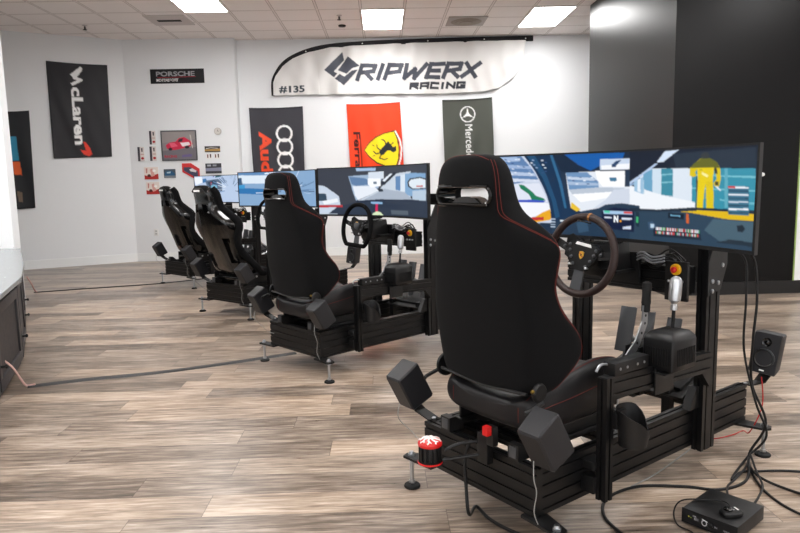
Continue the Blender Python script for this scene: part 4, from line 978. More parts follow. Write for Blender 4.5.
def reclining_seat():
    base = (.15, 0, .31)
    t = rthing('racing_seat', 'seat', '', 'racing seat', 'reclining cloth racing seats', (0, 0, 0))
    # z, u0, hwb, hwf, uf, th
    rows = [(1.355, -.02, .08, .07, .03, .05), (1.338, -.035, .125, .115, .045, .065), (1.29, -.042, .152, .142, .058, .07), (1.20, -.040, .160, .155, .068, .07), (1.15, -.032, .170, .180, .078, .08),
            (1.11, -.028, .185, .248, .100, .10), (1.05, -.022, .200, .304, .120, .10), (1.0, -.016, .208, .302, .124, .10), (.93, -.008, .222, .284, .122, .10), (.88, -.002, .228, .276, .132, .10),
            (.81, .002, .238, .280, .168, .10), (.75, .010, .240, .298, .222, .10), (.69, .018, .238, .306, .245, .10), (.64, .024, .234, .298, .235, .10), (.58, .034, .230, .274, .190, .10), (.535, .042, .222, .250, .15, .09), (.518, .06, .19, .20, .12, .07)]
    def sec(z, u0, hb, hf, uf, th):
        bul = .020
        return [(u0 - bul, 0, z), (u0 - bul * .8, hb * .5, z), (u0, hb * .9, z), (u0 + .014, hb, z), ((u0 + uf) / 2 + .006, (hb + hf) / 2 + .008, z), (uf - .006, hf, z), (uf, hf - .02, z), (uf - .02, hf - .055, z), (u0 + th, hf - .085 if hf > .15 else hf * .5, z), (u0 + th - .01, 0, z)]
    b = loft(rows, sec); bk = b.build('backrest', M_FAB, t, smooth=180, subsurf=2); bake(bk)
    zc = 1.214; cut = cutter(stadium(0, zc, .262, .060), (-.05, 0, 0), (0, 1, 0), (0, 0, 1), (1, 0, 0), .5)
    lines = []
    for s_ in (-1, 1):
        for off in (0, .014):
            ln = []
            for z, u0, hb, hf, uf, th in rows[1:-1]:
                q = max(0.0, min(1.0, (1.15 - z) / .09))
                ln.append((u0 + .006 + off * .6 + q * (uf - u0 - .02), s_ * (hb * .94 + off * .8 + q * (hf - hb * .94)), z))
            lines.append(ln)
    lines.append([(-.03, w, 1.345 - abs(w) ** 2 * 1.2) for w in (-.11, -.06, 0, .06, .11)])
    stitch_lines(bk, lines, .001, 'stitching', M_STITCH, bk)
    # front bolster seam
    ln = [(uf + .01, hf - .01, z) for z, u0, hb, hf, uf, th in rows[3:-2]]
    stitch_lines(bk, [ln, [(a, -w, z) for a, w, z in ln]], .0012, 'bolster_stitching', M_STITCH, bk)
    carve(bk, [cut])
    bk.data.shade_smooth(); bk.data.set_sharp_from_angle(angle=R(50))
    # slot trim
    b = MB(); P = [Vector((-.046 - .012 * (1 - (abs(w) / .14) ** 2), w, z)) for w, z in stadium(0, zc, .268, .064, 6)]
    b.tube(P, .0065, 8, close=True, smooth=2); b.build('slot_trim', M_GLOSS, bk)
    b = MB(); a = stadium(0, zc, .262, .060, 6); A = [b.v((-.05, w, z)) for w, z in a]; B = [b.v((.03, w, z)) for w, z in a]; A2 = [b.v((-.05, w * .975, zc + (z - zc) * .90)) for w, z in a]; B2 = [b.v((.03, w * .975, zc + (z - zc) * .90)) for w, z in a]
    b.skin([A, B, B2, A2], cap=False, close=True); b.build('slot_liner', M_GLOSS, bk)
    b = MB(); b.prism([(-.075, 1.186), (.075, 1.186), (.045, 1.204), (.018, 1.210), (-.018, 1.210), (-.045, 1.204)], (-.01, 0, 0), (0, 1, 0), (0, 0, 1), (1, 0, 0), .05); b.build('slot_insert', M_GLOSS, bk)
    # cushion
    def csec(u, hb, zb, zc_, zs):
        return [(u, 0, zb), (u, hb * .8, zb), (u, hb, zb + .02), (u, hb + .012, (zb + zs) / 2), (u, hb + .004, zs - .01), (u, hb - .03, zs), (u, hb - .075, zs - .02), (u, hb - .10, zc_), (u, 0, zc_ - .005)]
    crow = [(.045, .19, .42, .475, .485), (.055, .215, .39, .50, .51), (.12, .225, .375, .49, .545), (.22, .245, .375, .485, .575), (.34, .255, .38, .50, .605), (.44, .25, .39, .525, .61), (.53, .24, .41, .535, .59), (.58, .22, .44, .53, .56), (.595, .18, .47, .51, .52)]
    b = loft(crow, csec); cu = b.build('seat_cushion', M_LEATHER, t, smooth=180, subsurf=2); bake(cu)
    ls = []
    for s_ in (-1, 1):
        ls.append([(u, s_ * (hb - .02), zs + .01) for u, hb, zb, zc_, zs in crow[1:-1]]); ls.append([(u, s_ * (hb - .085), zs - .01) for u, hb, zb, zc_, zs in crow[2:-1]])
        ls.append([(u, s_ * (hb + .02), (zb + zs) / 2 + .02) for u, hb, zb, zc_, zs in crow[1:-1]])
    ls.append([(.03, .17, z) for z in (.42, .45, .48)]); ls.append([(.03, -.17, z) for z in (.42, .45, .48)])
    stitch_lines(cu, ls, .0012, 'stitching', M_STITCH, cu)
    # hinges
    for s_ in (-1, 1):
        b = MB(); b.lathe((.075, s_ * .235, .545), (0, s_, 0), [(.046, 0), (.047, .010), (.040, .020), (.024, .026), (.005, .027)] if s_ < 0 else [(.034, 0), (.035, .008), (.028, .014), (.005, .016)], 28); h = b.build('hinge_cover', M_PLA, t)
        b = MB(); b.tube([(.06, s_ * .27, .52), (.0, s_ * .27, .505), (-.02, s_ * .262, .50)], .008, smooth=3); b.build('recline_lever', M_PLA, h)
    b = MB(); b.lathe((.02, .262, .565), (-1, .3, .2), [(.007, 0), (.007, .006), (.003, .009)], 12); b.build('brass_bolt', mat('dull_brass', '6e5a2a', .4, 1.0), t)
    b = MB(); b.tube([(.035, w, .528 + .012 * abs(w) / .2) for w in (-.22, -.1, 0, .1, .22)], .007, smooth=3); b.build('hinge_bar', M_PLA, t)
    # sliders and side brackets
    for s_ in (-1, 1):
        b = MB(); b.box((.31, s_ * .19, .322), (.44, .035, .022), .003); b.box((.31, s_ * .19, .35), (.42, .012, .06), .002); b.box((.31, s_ * .19, .378), (.40, .04, .01), .002); b.build('slider_rail', M_PLA, t)
    return t

def bucket_seat():
    t = thing('bucket_seat', '', 'racing seat', 'bucket racing seats', (0, 0, 0), rig=R0)
    # z, u0, hw, uf   (fixed-back shell seen from behind)
    rows = [(1.285, -.20, .080, -.16), (1.27, -.217, .118, -.13), (1.22, -.210, .142, -.10), (1.14, -.190, .140, -.075), (1.08, -.19, .150, -.05), (1.02, -.168, .205, -.01), (.96, -.145, .268, .03), (.90, -.125, .280, .035),
            (.82, -.098, .258, .025), (.74, -.068, .238, .04), (.66, -.038, .236, .09), (.58, -.005, .245, .16), (.50, .03, .25, .24), (.44, .07, .24, .30), (.405, .11, .20, .32)]
    def sec(z, u0, hw, uf):
        th = .035
        return [(u0 - .012, 0, z), (u0 - .008, hw * .45, z), (u0 + .015, hw * .78, z), (u0 + .05, hw * .90, z), ((u0 + uf) / 2 + .03, hw * .96, z), (uf, hw, z), (uf + .012, hw - .012, z), (uf, hw - .035, z), ((u0 + uf) / 2 + .03, hw * .96 - .045, z), (u0 + .05 + th, hw * .74, z), (u0 + th + .01, hw * .4, z), (u0 + th, 0, z)]
    b = loft(rows, sec); sh = b.build('shell', M_GLOSS, t, smooth=180, subsurf=2); bake(sh)
    cs = []
    for s_ in (-1, 1):
        cs.append(cutter([(s_ * .028, 1.125), (s_ * .090, 1.115), (s_ * .105, 1.04), (s_ * .035, 1.055)], (-.15, 0, 0), (0, 1, 0), (0, 0, 1), (1, 0, 0), .3))
        cs.append(cutter([(-.10, .80), (-.045, .80), (.0, .66), (.045, .56), (-.03, .55), (-.06, .66)], (0, s_ * .23, 0), (1, 0, 0), (0, 0, 1), (0, 1, 0), .16))
    
    carve(sh, cs); sh.data.shade_smooth(); sh.data.set_sharp_from_angle(angle=R(50))
    # padded fabric rim following the edge of the shell
    for s_ in (-1, 1):
        b = MB(); pts = [(uf - .01, s_ * (hw - .002), z) for z, u0, hw, uf in rows[1:-1]] + [(.42, s_ * .245, .44), (.50, s_ * .235, .46)]
        rings = []; P = spline([Vector(p) for p in pts], 4)
        for k, p in enumerate(P):
            d = (P[min(k + 1, len(P) - 1)] - P[max(k - 1, 0)]).normalized(); a = Vector((1, 0, 0)); a = (a - d * a.dot(d)).normalized(); c = d.cross(a)
            q = k / (len(P) - 1); w_ = .034 + .012 * math.sin(math.pi * min(1, q * 1.4)); rings.append(b.ring(p, a, c, .035, 12, w_ * .8))
        b.skin(rings); b.build('side_bolster', M_FAB, t, smooth=80)
    b = MB(); rings = []
    for k in range(9):
        w = -.105 + .21 * k / 8; z = 1.288 - (abs(w) / .105) ** 3 * .035; rings.append(b.ring(Vector((-.165, w, z - .01)), Vector((1, 0, 0)), Vector((0, 0, 1)), .045, 10, .022))
    b.skin(rings); b.build('head_padding', M_FAB, t, smooth=80)
    b = MB(); b.prism([(-.045, 1.238), (.045, 1.238), (.045, 1.256), (-.045, 1.256)], (-.2285, 0, 0), (0, 1, 0), (0, 0, 1), (1, 0, 0), .003); b.build('logo_patch', M_WHITE, t)
    # inner cushions
    b = MB(); b.box((.0, 0, .66), (.035, .26, .34), .016, Matrix.Rotation(R(-20), 3, 'Y')); b.build('back_pad', M_FAB, t)
    b = MB(); b.box((.30, 0, .435), (.42, .36, .06), .025); b.build('seat_pad', M_FAB, t)
    b = MB(); b.box((.30, 0, .395), (.46, .44, .03), .012); b.build('seat_base', M_GLOSS, t)
    for s_ in (-1, 1):
        b = MB(); b.box((.29, s_ * .246, .39), (.40, .006, .11), .002); b.box((.29, s_ * .23, .342), (.40, .04, .006), .001); br = b.build('side_mount', M_PLA, t)
        for u in (.14, .22, .36, .44):
            b = MB(); b.lathe((u, s_ * .249, .41), (0, s_, 0), [(.010, 0), (.010, .005), (.004, .007)], 10); b.build('bolt', M_STEEL, br)
    return t

# ---------------- monitor
UM, VM, ZM, MWD = .637, .068, 1.183, 1.20
RADC = 1.8
def mon_u(w):                                     # curved screen: corners at UM
    return UM - math.sqrt(RADC ** 2 - .6 ** 2) + math.sqrt(RADC ** 2 - w * w)
def make_monitor(i, dz=0.0):
    MHT = .368 if i == 0 else .37; roll = .008 if i == 0 else 0.0
    t = thing('curved_monitor', '', 'monitor', 'curved ultrawide monitors', (0, 0, 0), rig=rigm(i) @ Matrix.Translation((0, -VM, ZM)) @ Matrix.Rotation(roll, 4, 'X') @ Matrix.Translation((0, VM, -ZM)))
    def slab(b, hw0, hw1, z0, z1, f0, f1, n=48):
        rings = []
        for k in range(n + 1):
            w = hw0 + (hw1 - hw0) * k / n; u = mon_u(w); rings.append([b.v((u + f0, VM + w, z0)), b.v((u + f1(w) if callable(f1) else u + f1, VM + w, z0)), b.v((u + f1(w) if callable(f1) else u + f1, VM + w, z1)), b.v((u + f0, VM + w, z1))])
        b.skin(rings); return b
    z0, z1 = ZM - MHT / 2 + dz, ZM + MHT / 2 + dz
    b = MB(); slab(b, -.6, .6, z0, z1, 0, .022); b.build('casing', M_PLA, t, smooth=30)
    b = MB(); bz_ = .008
    slab(b, -.6, .6, z0, z0 + .014, -.004, 0); slab(b, -.6, .6, z1 - bz_, z1, -.004, 0)
    slab(b, -.6, -.6 + bz_, z0, z1, -.0042, 0, 2); slab(b, .6 - bz_, .6, z0, z1, -.0042, 0, 2); b.build('bezel', M_PLM, t, smooth=30)
    b = MB(); slab(b, -.36, .36, z0 + .04, z1 - .04, .02, lambda w: .075 - .05 * (abs(w) / .36) ** 2); b.build('rear_housing', M_PLA, t, smooth=30)
    b = MB(); b.cyl((.80, VM, ZM + dz), (.86, VM, ZM + dz), .07, n=28); b.box((.87, VM, ZM + dz), (.02, .12, .12), .003)
    b.box((.965, VM * .5, ZM - .045 + dz * .5), (.18, .06, .05), .004); b.build('mounting_arm', M_PLA, t)
    cv = Canvas(120, 37, 6 if i == 0 else 4, SCREENS[i][0][0])
    for col, P in SCREENS[i][1:]: cv.poly(P, col)
    if i >= 2:
        rn = random.Random(i); vx, vy = (70, 22) if i == 2 else (72, 20)
        for q in range(34):
            a_ = rn.uniform(2.5, 6.9); r0 = rn.uniform(12, 30); r1 = r0 + rn.uniform(6, 28); wd_ = rn.uniform(.3, 1.1)
            if vy + r1 * math.sin(a_) * .5 > 24: continue
            cv.line([(vx + r0 * math.cos(a_), vy + r0 * math.sin(a_) * .5), (vx + r1 * math.cos(a_), vy + r1 * math.sin(a_) * .5)], wd_, rn.choice(['e8f0fa', 'dbe6f4', '3f618c', '6f93bf', '54779f', '2c4a70']))
    if i == 0:
        place_text(cv, 'N', 'f4f6fa', 58.3, 27.4, 2.4, 2.8, .05); cv.ell(61.8, 29.7, .5, .5, 'f0a020', n=10)
        rn = random.Random(4)
        for q in range(34):
            x = 78.5 + q * .58; cv.poly([(x, 31.4), (x + .38, 31.4), (x + .38, 32.5), (x, 32.5)], rn.choice(['f0f0f4', 'e8e8f0', 'd84040', 'f4d4d8', '40b060', 'c8d0e0'])); cv.poly([(x, 33), (x + .38, 33), (x + .38, 34), (x, 34)], rn.choice(['f0f0f4', 'd0d8e8', 'e05050', '40a058', '2a3a50']))
        for q in range(26):
            x = 4 + rn.random() * 20; y = 1 + rn.random() * 11; cv.poly([(x, y), (x + 1.2, y + .1), (x + 1.2, y + .5), (x, y + .5)], rn.choice(['e8eef8', '35507c', '8fa8cc']))
    x0, x1 = -.6 + bz_, .6 - bz_; zz0, zz1 = z0 + .014, z1 - bz_
    picture('screen', cv, [360, 220, 140, 110][i], [112, 70, 60, 50][i], lambda s_, t_: (mon_u(x0 + (x1 - x0) * s_) - .0015, -(VM + x0 + (x1 - x0) * s_), zz1 + (zz0 - zz1) * t_), M_SCREEN, t)
    b = MB(); b.box((mon_u(0) + .002, VM, z0 - .003), (.014, .05, .008), .002); b.build('power_button', M_PLM, t)
    return t
M_SCREEN = paint_mat('monitor_picture', emit=True, strength=SCREEN)

# ---------------- steering wheel and drive unit
def wheel_unit(kind):
    t = thing('steering_wheel', '', 'steering wheel', 'steering wheels on drive units', (0, 0, 0), rig=R0)
    C = Vector((.61, .0, .952)); tilt = R(8)
    right = Vector((0, 1, 0)); nrm = Vector((-math.cos(tilt), 0, math.sin(tilt))); up_ = Vector((math.sin(tilt), 0, math.cos(tilt)))
    C = Vector((.61, 0, .950)) if kind == 'round' else Vector((.61, -.022, .940))
    XF = Matrix((right, up_, nrm)).transposed().to_4x4(); XF.translation = C; XF = XF @ Matrix.Rotation(R(-9 if kind == 'round' else -3), 4, 'Z')
    def NB(): b = MB(); b.X = XF; return b
    rr = .158
    b = NB()
    if kind == 'round':
        pts = [Vector((rr * math.cos(a), rr * math.sin(a), .012)) for a in [2 * math.pi * k / 64 for k in range(64)]]
    else:
        pts = []
        for k in range(64):
            a = 2 * math.pi * k / 64; x, y = math.cos(a), math.sin(a); x = math.copysign(abs(x) ** .93, x); y = math.copysign(abs(y) ** .9, y); y = max(y, -.80)
            pts.append(Vector((rr * .97 * x, rr * 1.04 * y, .012)))
    b.tube(pts, .0155, 14, close=True, smooth=0); rim = b.build('rim', M_BROWN if kind == 'round' else M_SUEDE, t, smooth=180)
    if kind == 'round':
        b = NB(); b.tube([(rr * math.sin(R(a)), rr * math.cos(R(a)), .0125) for a in (-1, 0, 1, 2)], .0168, 14, smooth=0); b.build('centre_mark', mat('orange_mark', 'a06a34', .6), rim)
        b = NB(); b.box((-.018, .136, .02), (.07, .006, .004), .001); b.build('shift_display', M_GLOSS, rim)
    # hub and spokes
    b = NB(); b.prism([(-.080, .040), (-.045, .056), (.045, .056), (.080, .040), (.072, .0), (.042, -.042), (.024, -.062), (-.024, -.062), (-.042, -.042), (-.072, 0)], (0, 0, 0), (1, 0, 0), (0, 1, 0), (0, 0, 1), .022)
    hub = b.build('hub_plate', M_PLM, t, smooth=0)
    for s_ in (-1, 1):
        b = NB(); b.prism([(s_ * .05, .03), (s_ * .10, .036), (s_ * .150, .05), (s_ * .152, .018), (s_ * .10, .004), (s_ * .055, -.008)], (0, 0, .002), (1, 0, 0), (0, 1, 0), (0, 0, 1), .007); b.build('spoke', M_PLA, hub, smooth=0)
        b = NB(); b.prism([(s_ * .045, .055), (s_ * .10, .075), (s_ * .125, .06), (s_ * .12, -.02), (s_ * .07, -.04), (s_ * .05, 0)], (0, 0, -.035), (1, 0, 0), (0, 1, 0), (0, 0, 1), .005); b.build('shift_paddle', M_PLM, hub, smooth=0)
    b = NB(); b.prism([(-.022, -.050), (.022, -.050), (.028, -.152), (-.028, -.152)], (0, 0, .001), (1, 0, 0), (0, 1, 0), (0, 0, 1), .007); b.build('spoke', M_GREY, hub, smooth=0)
    for x, y in ((-.066, .034), (.066, .034), (-.060, .012), (.060, .012), (-.048, -.014), (.048, -.014), (-.032, -.040), (.032, -.040), (-.090, .022), (.090, .022)):
        b = NB(); b.lathe((x, y, .010), (0, 0, 1), [(.0065, 0), (.0065, .006), (.003, .008)], 10); b.build('button', M_GREY, hub)
    b = NB(); b.lathe((.042, -.045, .008), (0, 0, 1), [(.004, 0), (.004, .012), (.006, .016), (.002, .02)], 10); b.lathe((-.042, -.045, .008), (0, 0, 1), [(.004, 0), (.004, .012), (.006, .016), (.002, .02)], 10); b.build('toggle', M_CHROME, hub)
    if kind == 'round':
        b = NB(); b.prism([(-.040, .040), (.040, .040), (.034, .052), (-.034, .052)], (0, 0, .012), (1, 0, 0), (0, 1, 0), (0, 0, 1), .004); b.build('label_strip', M_WHITE, hub)
        sh = [(-.011, .015), (0, .018), (.011, .015), (.011, .0), (.007, -.009), (0, -.015), (-.007, -.009), (-.011, .0)]
        b = NB(); b.prism(sh, (0, 0, .0125), (1, 0, 0), (0, 1, 0), (0, 0, 1), .003); cr = b.build('crest', mat('gold_crest', 'd8a838', .35, .4), hub)
        b = NB(); b.box((-.0055, .008, .0145), (.008, .003, .0012)); b.box((.0055, -.004, .0145), (.007, .003, .0012)); b.build('crest_band', M_RED, cr)
        b = NB(); b.box((0, .002, .0147), (.006, .008, .0012)); b.build('crest_centre', M_PLM, cr)
    else:
        b = NB(); b.lathe((0, .012, .011), (0, 0, 1), [(.028, 0), (.028, .006), (.02, .010), (.002, .010)], 20); b.build('centre_ring', M_GREY, hub)
        b = NB(); b.box((0, .034, .016), (.020, .010, .006), .001); b.build('yellow_label', M_YEL, hub)
    # drive unit
    D = MB; ax = -nrm
    b = MB(); p = C + ax * .03; b.cyl(p, C + ax * .07, .028, n=20); b.lathe(C + ax * .012, ax, [(.035, 0), (.035, .012), (.028, .02)], 20); sh_ = b.build('shaft_hub', M_ALU, t)
    b = MB(); q = C + ax * .155; b.box(q, (.17, .125, .125), .012, Matrix.Rotation(-tilt, 3, 'Y')); mo = b.build('motor_housing', M_PLA, t)
    b = MB()
    for k in range(9): b.box(q + Vector((-.06 + .015 * k, 0, .064 + (-.06 + .015 * k) * math.tan(-tilt) * 0)), (.005, .12, .006))
    b.build('cooling_fin', M_PLA, mo)
    b = MB(); b.box((.81, 0, .875), (.16, .16, .012), .002); b.box((.86, 0, .885), (.012, .20, .13), .002); b.build('motor_bracket', M_PLA, t)
    return t

# ---------------- controls on the right
def make_shifter():
    t = rthing('gear_shifter', 'shifter', '', 'gear shifter', 'sequential gear shifters', (0, 0, 0))
    b = MB(); c = Vector((.622, .385, .0)); rings = []
    for z, hx, hy in ((.560, .074, .060), (.566, .079, .065), (.668, .079, .065), (.680, .076, .062), (.696, .060, .048), (.704, .032, .028)):
        rings.append([b.v((c.x + sx * hx * kx, c.y + sy * hy * ky, z + (.006 if abs(kx * ky) < .9 else 0))) for sx, sy, kx, ky in ((-1, -1, 1, .86), (-1, -1, .86, 1), (1, -1, .86, 1), (1, -1, 1, .86), (1, 1, 1, .86), (1, 1, .86, 1), (-1, 1, .86, 1), (-1, 1, 1, .86))])
    b.skin(rings); body = b.build('shifter_body', M_PLA, t, smooth=40)
    b = MB()
    for k in range(9): b.box((.543, .345 + .010 * k, .618), (.006, .004, .062))
    for k in range(11): b.box((.568 + .011 * k, .450, .618), (.004, .006, .062))
    b.build('housing_rib', M_PLM, body)
    b = MB(); b.cyl((.635, .385, .682), (.645, .385, .79), .0065, n=12); lv = b.build('lever', M_PLM, t)
    b = MB(); b.lathe((.642, .385, .775), (.1, 0, 1), [(.012, 0), (.013, .018), (.010, .022), (.012, .028), (.021, .036), (.0225, .06), (.0225, .10), (.019, .116), (.010, .124), (.001, .126)], 24); b.build('shift_knob', M_CHROME, lv)
    b = MB()
    for u, w in ((.575, .345), (.67, .345), (.575, .43), (.67, .43)): b.lathe((u, w, .680), (0, 0, 1), [(.006, 0), (.006, .003), (.002, .004)], 8)
    b.build('screw', M_STEEL, body)
    return t
def make_handbrake():
    t = rthing('handbrake', 'handbrake', '', 'handbrake', 'handbrake levers', (0, 0, 0))
    b = MB(); b.box((.62, .27, .565), (.16, .07, .02), .003); b.box((.62, .243, .60), (.12, .006, .06), .001); b.box((.62, .297, .60), (.12, .006, .06), .001); bs = b.build('base_bracket', M_PLA, t)
    b = MB(); b.prism([(.53, .575), (.575, .585), (.615, .62), (.665, .70), (.668, .775), (.636, .775), (.632, .715), (.59, .645), (.53, .60)], (0, .262, 0), (1, 0, 0), (0, 0, 1), (0, 1, 0), .006); lv = b.build('lever', mat('satin_aluminium', '9a9da0', .4, .8), t, smooth=0)
    for u, z in ((.652, .735), (.648, .705), (.628, .67), (.60, .635)):
        b = MB(); b.cyl((u, .264, z), (u, .2656, z), .0055, n=12); b.build('lever_hole', M_PLM, lv)
    b = MB(); b.lathe((.655, .262, .748), (.05, 0, 1), [(.012, 0), (.017, .004), (.0165, .03), (.018, .035), (.0165, .07), (.018, .095), (.017, .112), (.006, .118)], 18); b.build('grip', M_RUB, lv)
    return t
def make_pedals():
    t = rthing('pedal_set', 'pedals', '', 'pedals', 'pedal sets', (0, 0, 0))
    b = MB(); b.box((1.24, -.05, .352), (.26, .40, .016), .002, Matrix.Rotation(R(-18), 3, 'Y')); b.build('base_plate', M_PLM, t)
    for w, z1, wd in ((-.17, .63, .085), (-.06, .62, .06), (.07, .61, .07)):
        b = MB(); b.prism([(1.14, .36), (1.185, .36), (1.235, z1), (1.205, z1)], (0, w, 0), (1, 0, 0), (0, 0, 1), (0, 1, 0), .012); ar = b.build('pedal_arm', M_GREY, t, smooth=0)
        b = MB(); b.box((1.165, w, z1 - .10), (.008, wd, .22), .002, Matrix.Rotation(R(14), 3, 'Y')); b.build('pedal_face', M_GREY, ar)
        b = MB(); b.cyl((1.33, w, .40), (1.20, w, .49), .016, n=14); b.build('spring', M_CHROME, ar)
    return t
def make_control_box():
    t = rthing('control_box', 'control', '', 'control box', 'control boxes with emergency stops', (0, 0, 0))
    b = MB(); b.box((.868, .262, .845), (.016, .098, .16), .004); b.build('box', M_PLA, t)
    b = MB(); b.lathe((.861, .262, .893), (-1, 0, 0), [(.023, 0), (.023, .007), (.020, .010), (.002, .010)], 24); st = b.build('stop_collar', M_YEL, t)
    b = MB(); b.lathe((.852, .262, .893), (-1, 0, 0), [(.007, 0), (.007, .006), (.0125, .008), (.0125, .014), (.008, .018), (.001, .019)], 20); b.build('stop_button', M_RED, st)
    b = MB()
    for w in (.235, .262, .289): b.lathe((.861, w, .845), (-1, 0, 0), [(.006, 0), (.006, .01), (.002, .014)], 10)
    b.build('toggle', M_CHROME, t)
    return t
def make_cup():
    t = rthing('cup_holder', 'cup', '', 'cup holder', 'cup holders', (0, 0, 0))
    b = MB(); n = 28; o, i_, ib, bt = [], [], [], []; c = (.335, .430)
    for k in range(n):
        a = 2 * math.pi * k / n; x, y = math.cos(a), math.sin(a)
        z = float(np.interp((math.degrees(a) + 180) % 360 - 180, [-180, -90, -30, 5, 35, 60, 110, 180], [.475, .485, .485, .455, .395, .388, .44, .475]))
        o.append(b.v((c[0] + .056 * x, c[1] + .056 * y, z))); i_.append(b.v((c[0] + .053 * x, c[1] + .053 * y, z))); ib.append(b.v((c[0] + .045 * x, c[1] + .045 * y, .36))); bt.append(b.v((c[0] + .046 * x, c[1] + .046 * y, .352)))
    b.skin([ib, i_, o, bt]); b.build('cup_shell', M_PLA, t, smooth=60)
    b = MB(); b.box((.315, .392, .44), (.06, .018, .06), .002); b.build('bracket', M_PLA, t)
    return t
def make_drum():
    t = rthing('belt_tension_motor', 'drum', '', 'motor', None, (0, 0, 0))
    c = Vector((-.185, -.032, .282))
    b = MB(); b.lathe(c, (0, 0, 1), [(.040, 0), (.043, .004), (.043, .010), (.036, .012), (.036, .066), (.030, .070)], 28); b.build('drum_body', M_PLM, t)
    b = MB()
    for k in range(14):
        a = 2 * math.pi * k / 14; b.box(c + Vector((.0385 * math.cos(a), .0385 * math.sin(a), .038)), (.006, .008, .054), .001, Matrix.Rotation(a, 3, 'Z'))
    b.build('rib', M_PLA, t)
    b = MB(); b.lathe(c + Vector((0, 0, -.004)), (0, 0, 1), [(.040, 0), (.0445, .002), (.0445, .007), (.040, .009)], 28); b.build('red_base_ring', M_RED, t)
    b = MB(); b.lathe(c + Vector((0, 0, .062)), (0, 0, 1), [(.043, 0), (.0435, .008), (.036, .018), (.018, .023), (.001, .024)], 32); cap = b.build('red_cap', M_RED, t)
    b = MB()
    for k in range(8):
        a = 2 * math.pi * k / 8; d = Vector((math.cos(a), math.sin(a), 0)); e = Vector((-d.y, d.x, 0))
        b.tube([c + d * .006 + Vector((0, 0, .087)), c + d * .02 + e * .003 + Vector((0, 0, .0855)), c + d * .032 + Vector((0, 0, .0805)), c + d * .038 + e * .006 + Vector((0, 0, .077))], .0032, 6)
        b.tube([c + d * .026 + Vector((0, 0, .083)), c + d * .034 - e * .009 + Vector((0, 0, .079))], .0024, 6, smooth=0)
    b.build('white_star_pattern', M_WHITE, cap)
    b = MB(); b.tube([(-.15, .005, .325), (-.10, .03, .345), (-.02, .065, .345)], .006, smooth=3); b.tube([(-.155, .0, .29), (-.03, .07, .30)], .006, smooth=0); b.box((-.03, .085, .33), (.03, .05, .11), .003); b.build('mounting_arm', M_PLA, t)
    b = MB(); b.box((-.055, .12, .408), (.022, .026, .034), .003); b.build('red_switch', M_RED, t)
    b = MB(); b.box((-.032, .12, .385), (.026, .04, .07), .004); b.build('switch_box', M_PLA, t)
    return t

def speaker_box(key, at, yaw, tilt, roll, sc):
    """small two-way speaker; at = centre; front faces local +x before rotation"""
    t = thing('speaker', '', 'speaker', 'small charcoal speakers on the simulators', (0, 0, 0), rig=R0); THINGS.append((t, Matrix.Identity(4), key))
    XF = Matrix.Translation(at) @ Matrix.Rotation(yaw, 4, 'Z') @ Matrix.Rotation(-tilt, 4, 'Y') @ Matrix.Rotation(roll, 4, 'X') @ Matrix.Scale(sc, 4)
    def NB(): b = MB(); b.X = XF; return b
    b = NB(); A = []
    # slightly tapered cabinet, rear narrower
    for x, hy, hz in ((-.062, .045, .078), (-.055, .051, .086), (.052, .056, .094), (.060, .053, .091)):
        A.append([b.v((x, sy * hy * ky, sz * hz * kz)) for sy, sz, ky, kz in ((-1, -1, 1, .93), (-1, -1, .9, 1), (1, -1, .9, 1), (1, -1, 1, .93), (1, 1, 1, .93), (1, 1, .9, 1), (-1, 1, .9, 1), (-1, 1, 1, .93))])
    b.skin(A); b.build('cabinet', M_SPK, t, smooth=25)
    b = NB(); b.lathe((.059, 0, -.022), (1, 0, 0), [(.044, 0), (.044, .004), (.038, .005), (.034, .001), (.018, -.010), (.015, -.008), (.001, -.004)], 28); b.build('woofer', mat('dark_woofer_cone', '060607', .3, 0, .6), t)
    b = NB(); b.lathe((.059, 0, .052), (1, 0, 0), [(.020, 0), (.020, .003), (.015, .001), (.011, .001), (.007, .005), (.001, .006)], 22); b.build('tweeter', M_GLOSS, t)
    b = NB(); b.box((.0605, 0, -.078), (.001, .02, .006)); b.build('badge', M_WHITE, t)
    return t
def arm(name, key, label, pts, wd, th):
    t = thing(name, label, 'speaker bracket', 'speaker brackets', (0, 0, 0), rig=R0); THINGS.append((t, Matrix.Identity(4), key))
    b = MB(); P = [Vector(p) for p in pts]; rings = []
    for k, p in enumerate(P):
        d = (P[min(k + 1, len(P) - 1)] - P[max(k - 1, 0)]).normalized(); s_ = Vector(wd) if not isinstance(wd, float) else Vector((wd, 0, 0)); n = d.cross(s_).normalized() * th / 2
        rings.append([b.v(p - s_ / 2 - n), b.v(p + s_ / 2 - n), b.v(p + s_ / 2 + n), b.v(p - s_ / 2 + n)])
    b.skin(rings); b.build('bent_plate', M_PLA, t, smooth=0)
    b = MB(); b.lathe(P[0] + Vector((0, 0, th / 2)), (0, 0, 1), [(.008, 0), (.008, .005), (.003, .007)], 10); b.build('bolt', M_STEEL, t)
    return t

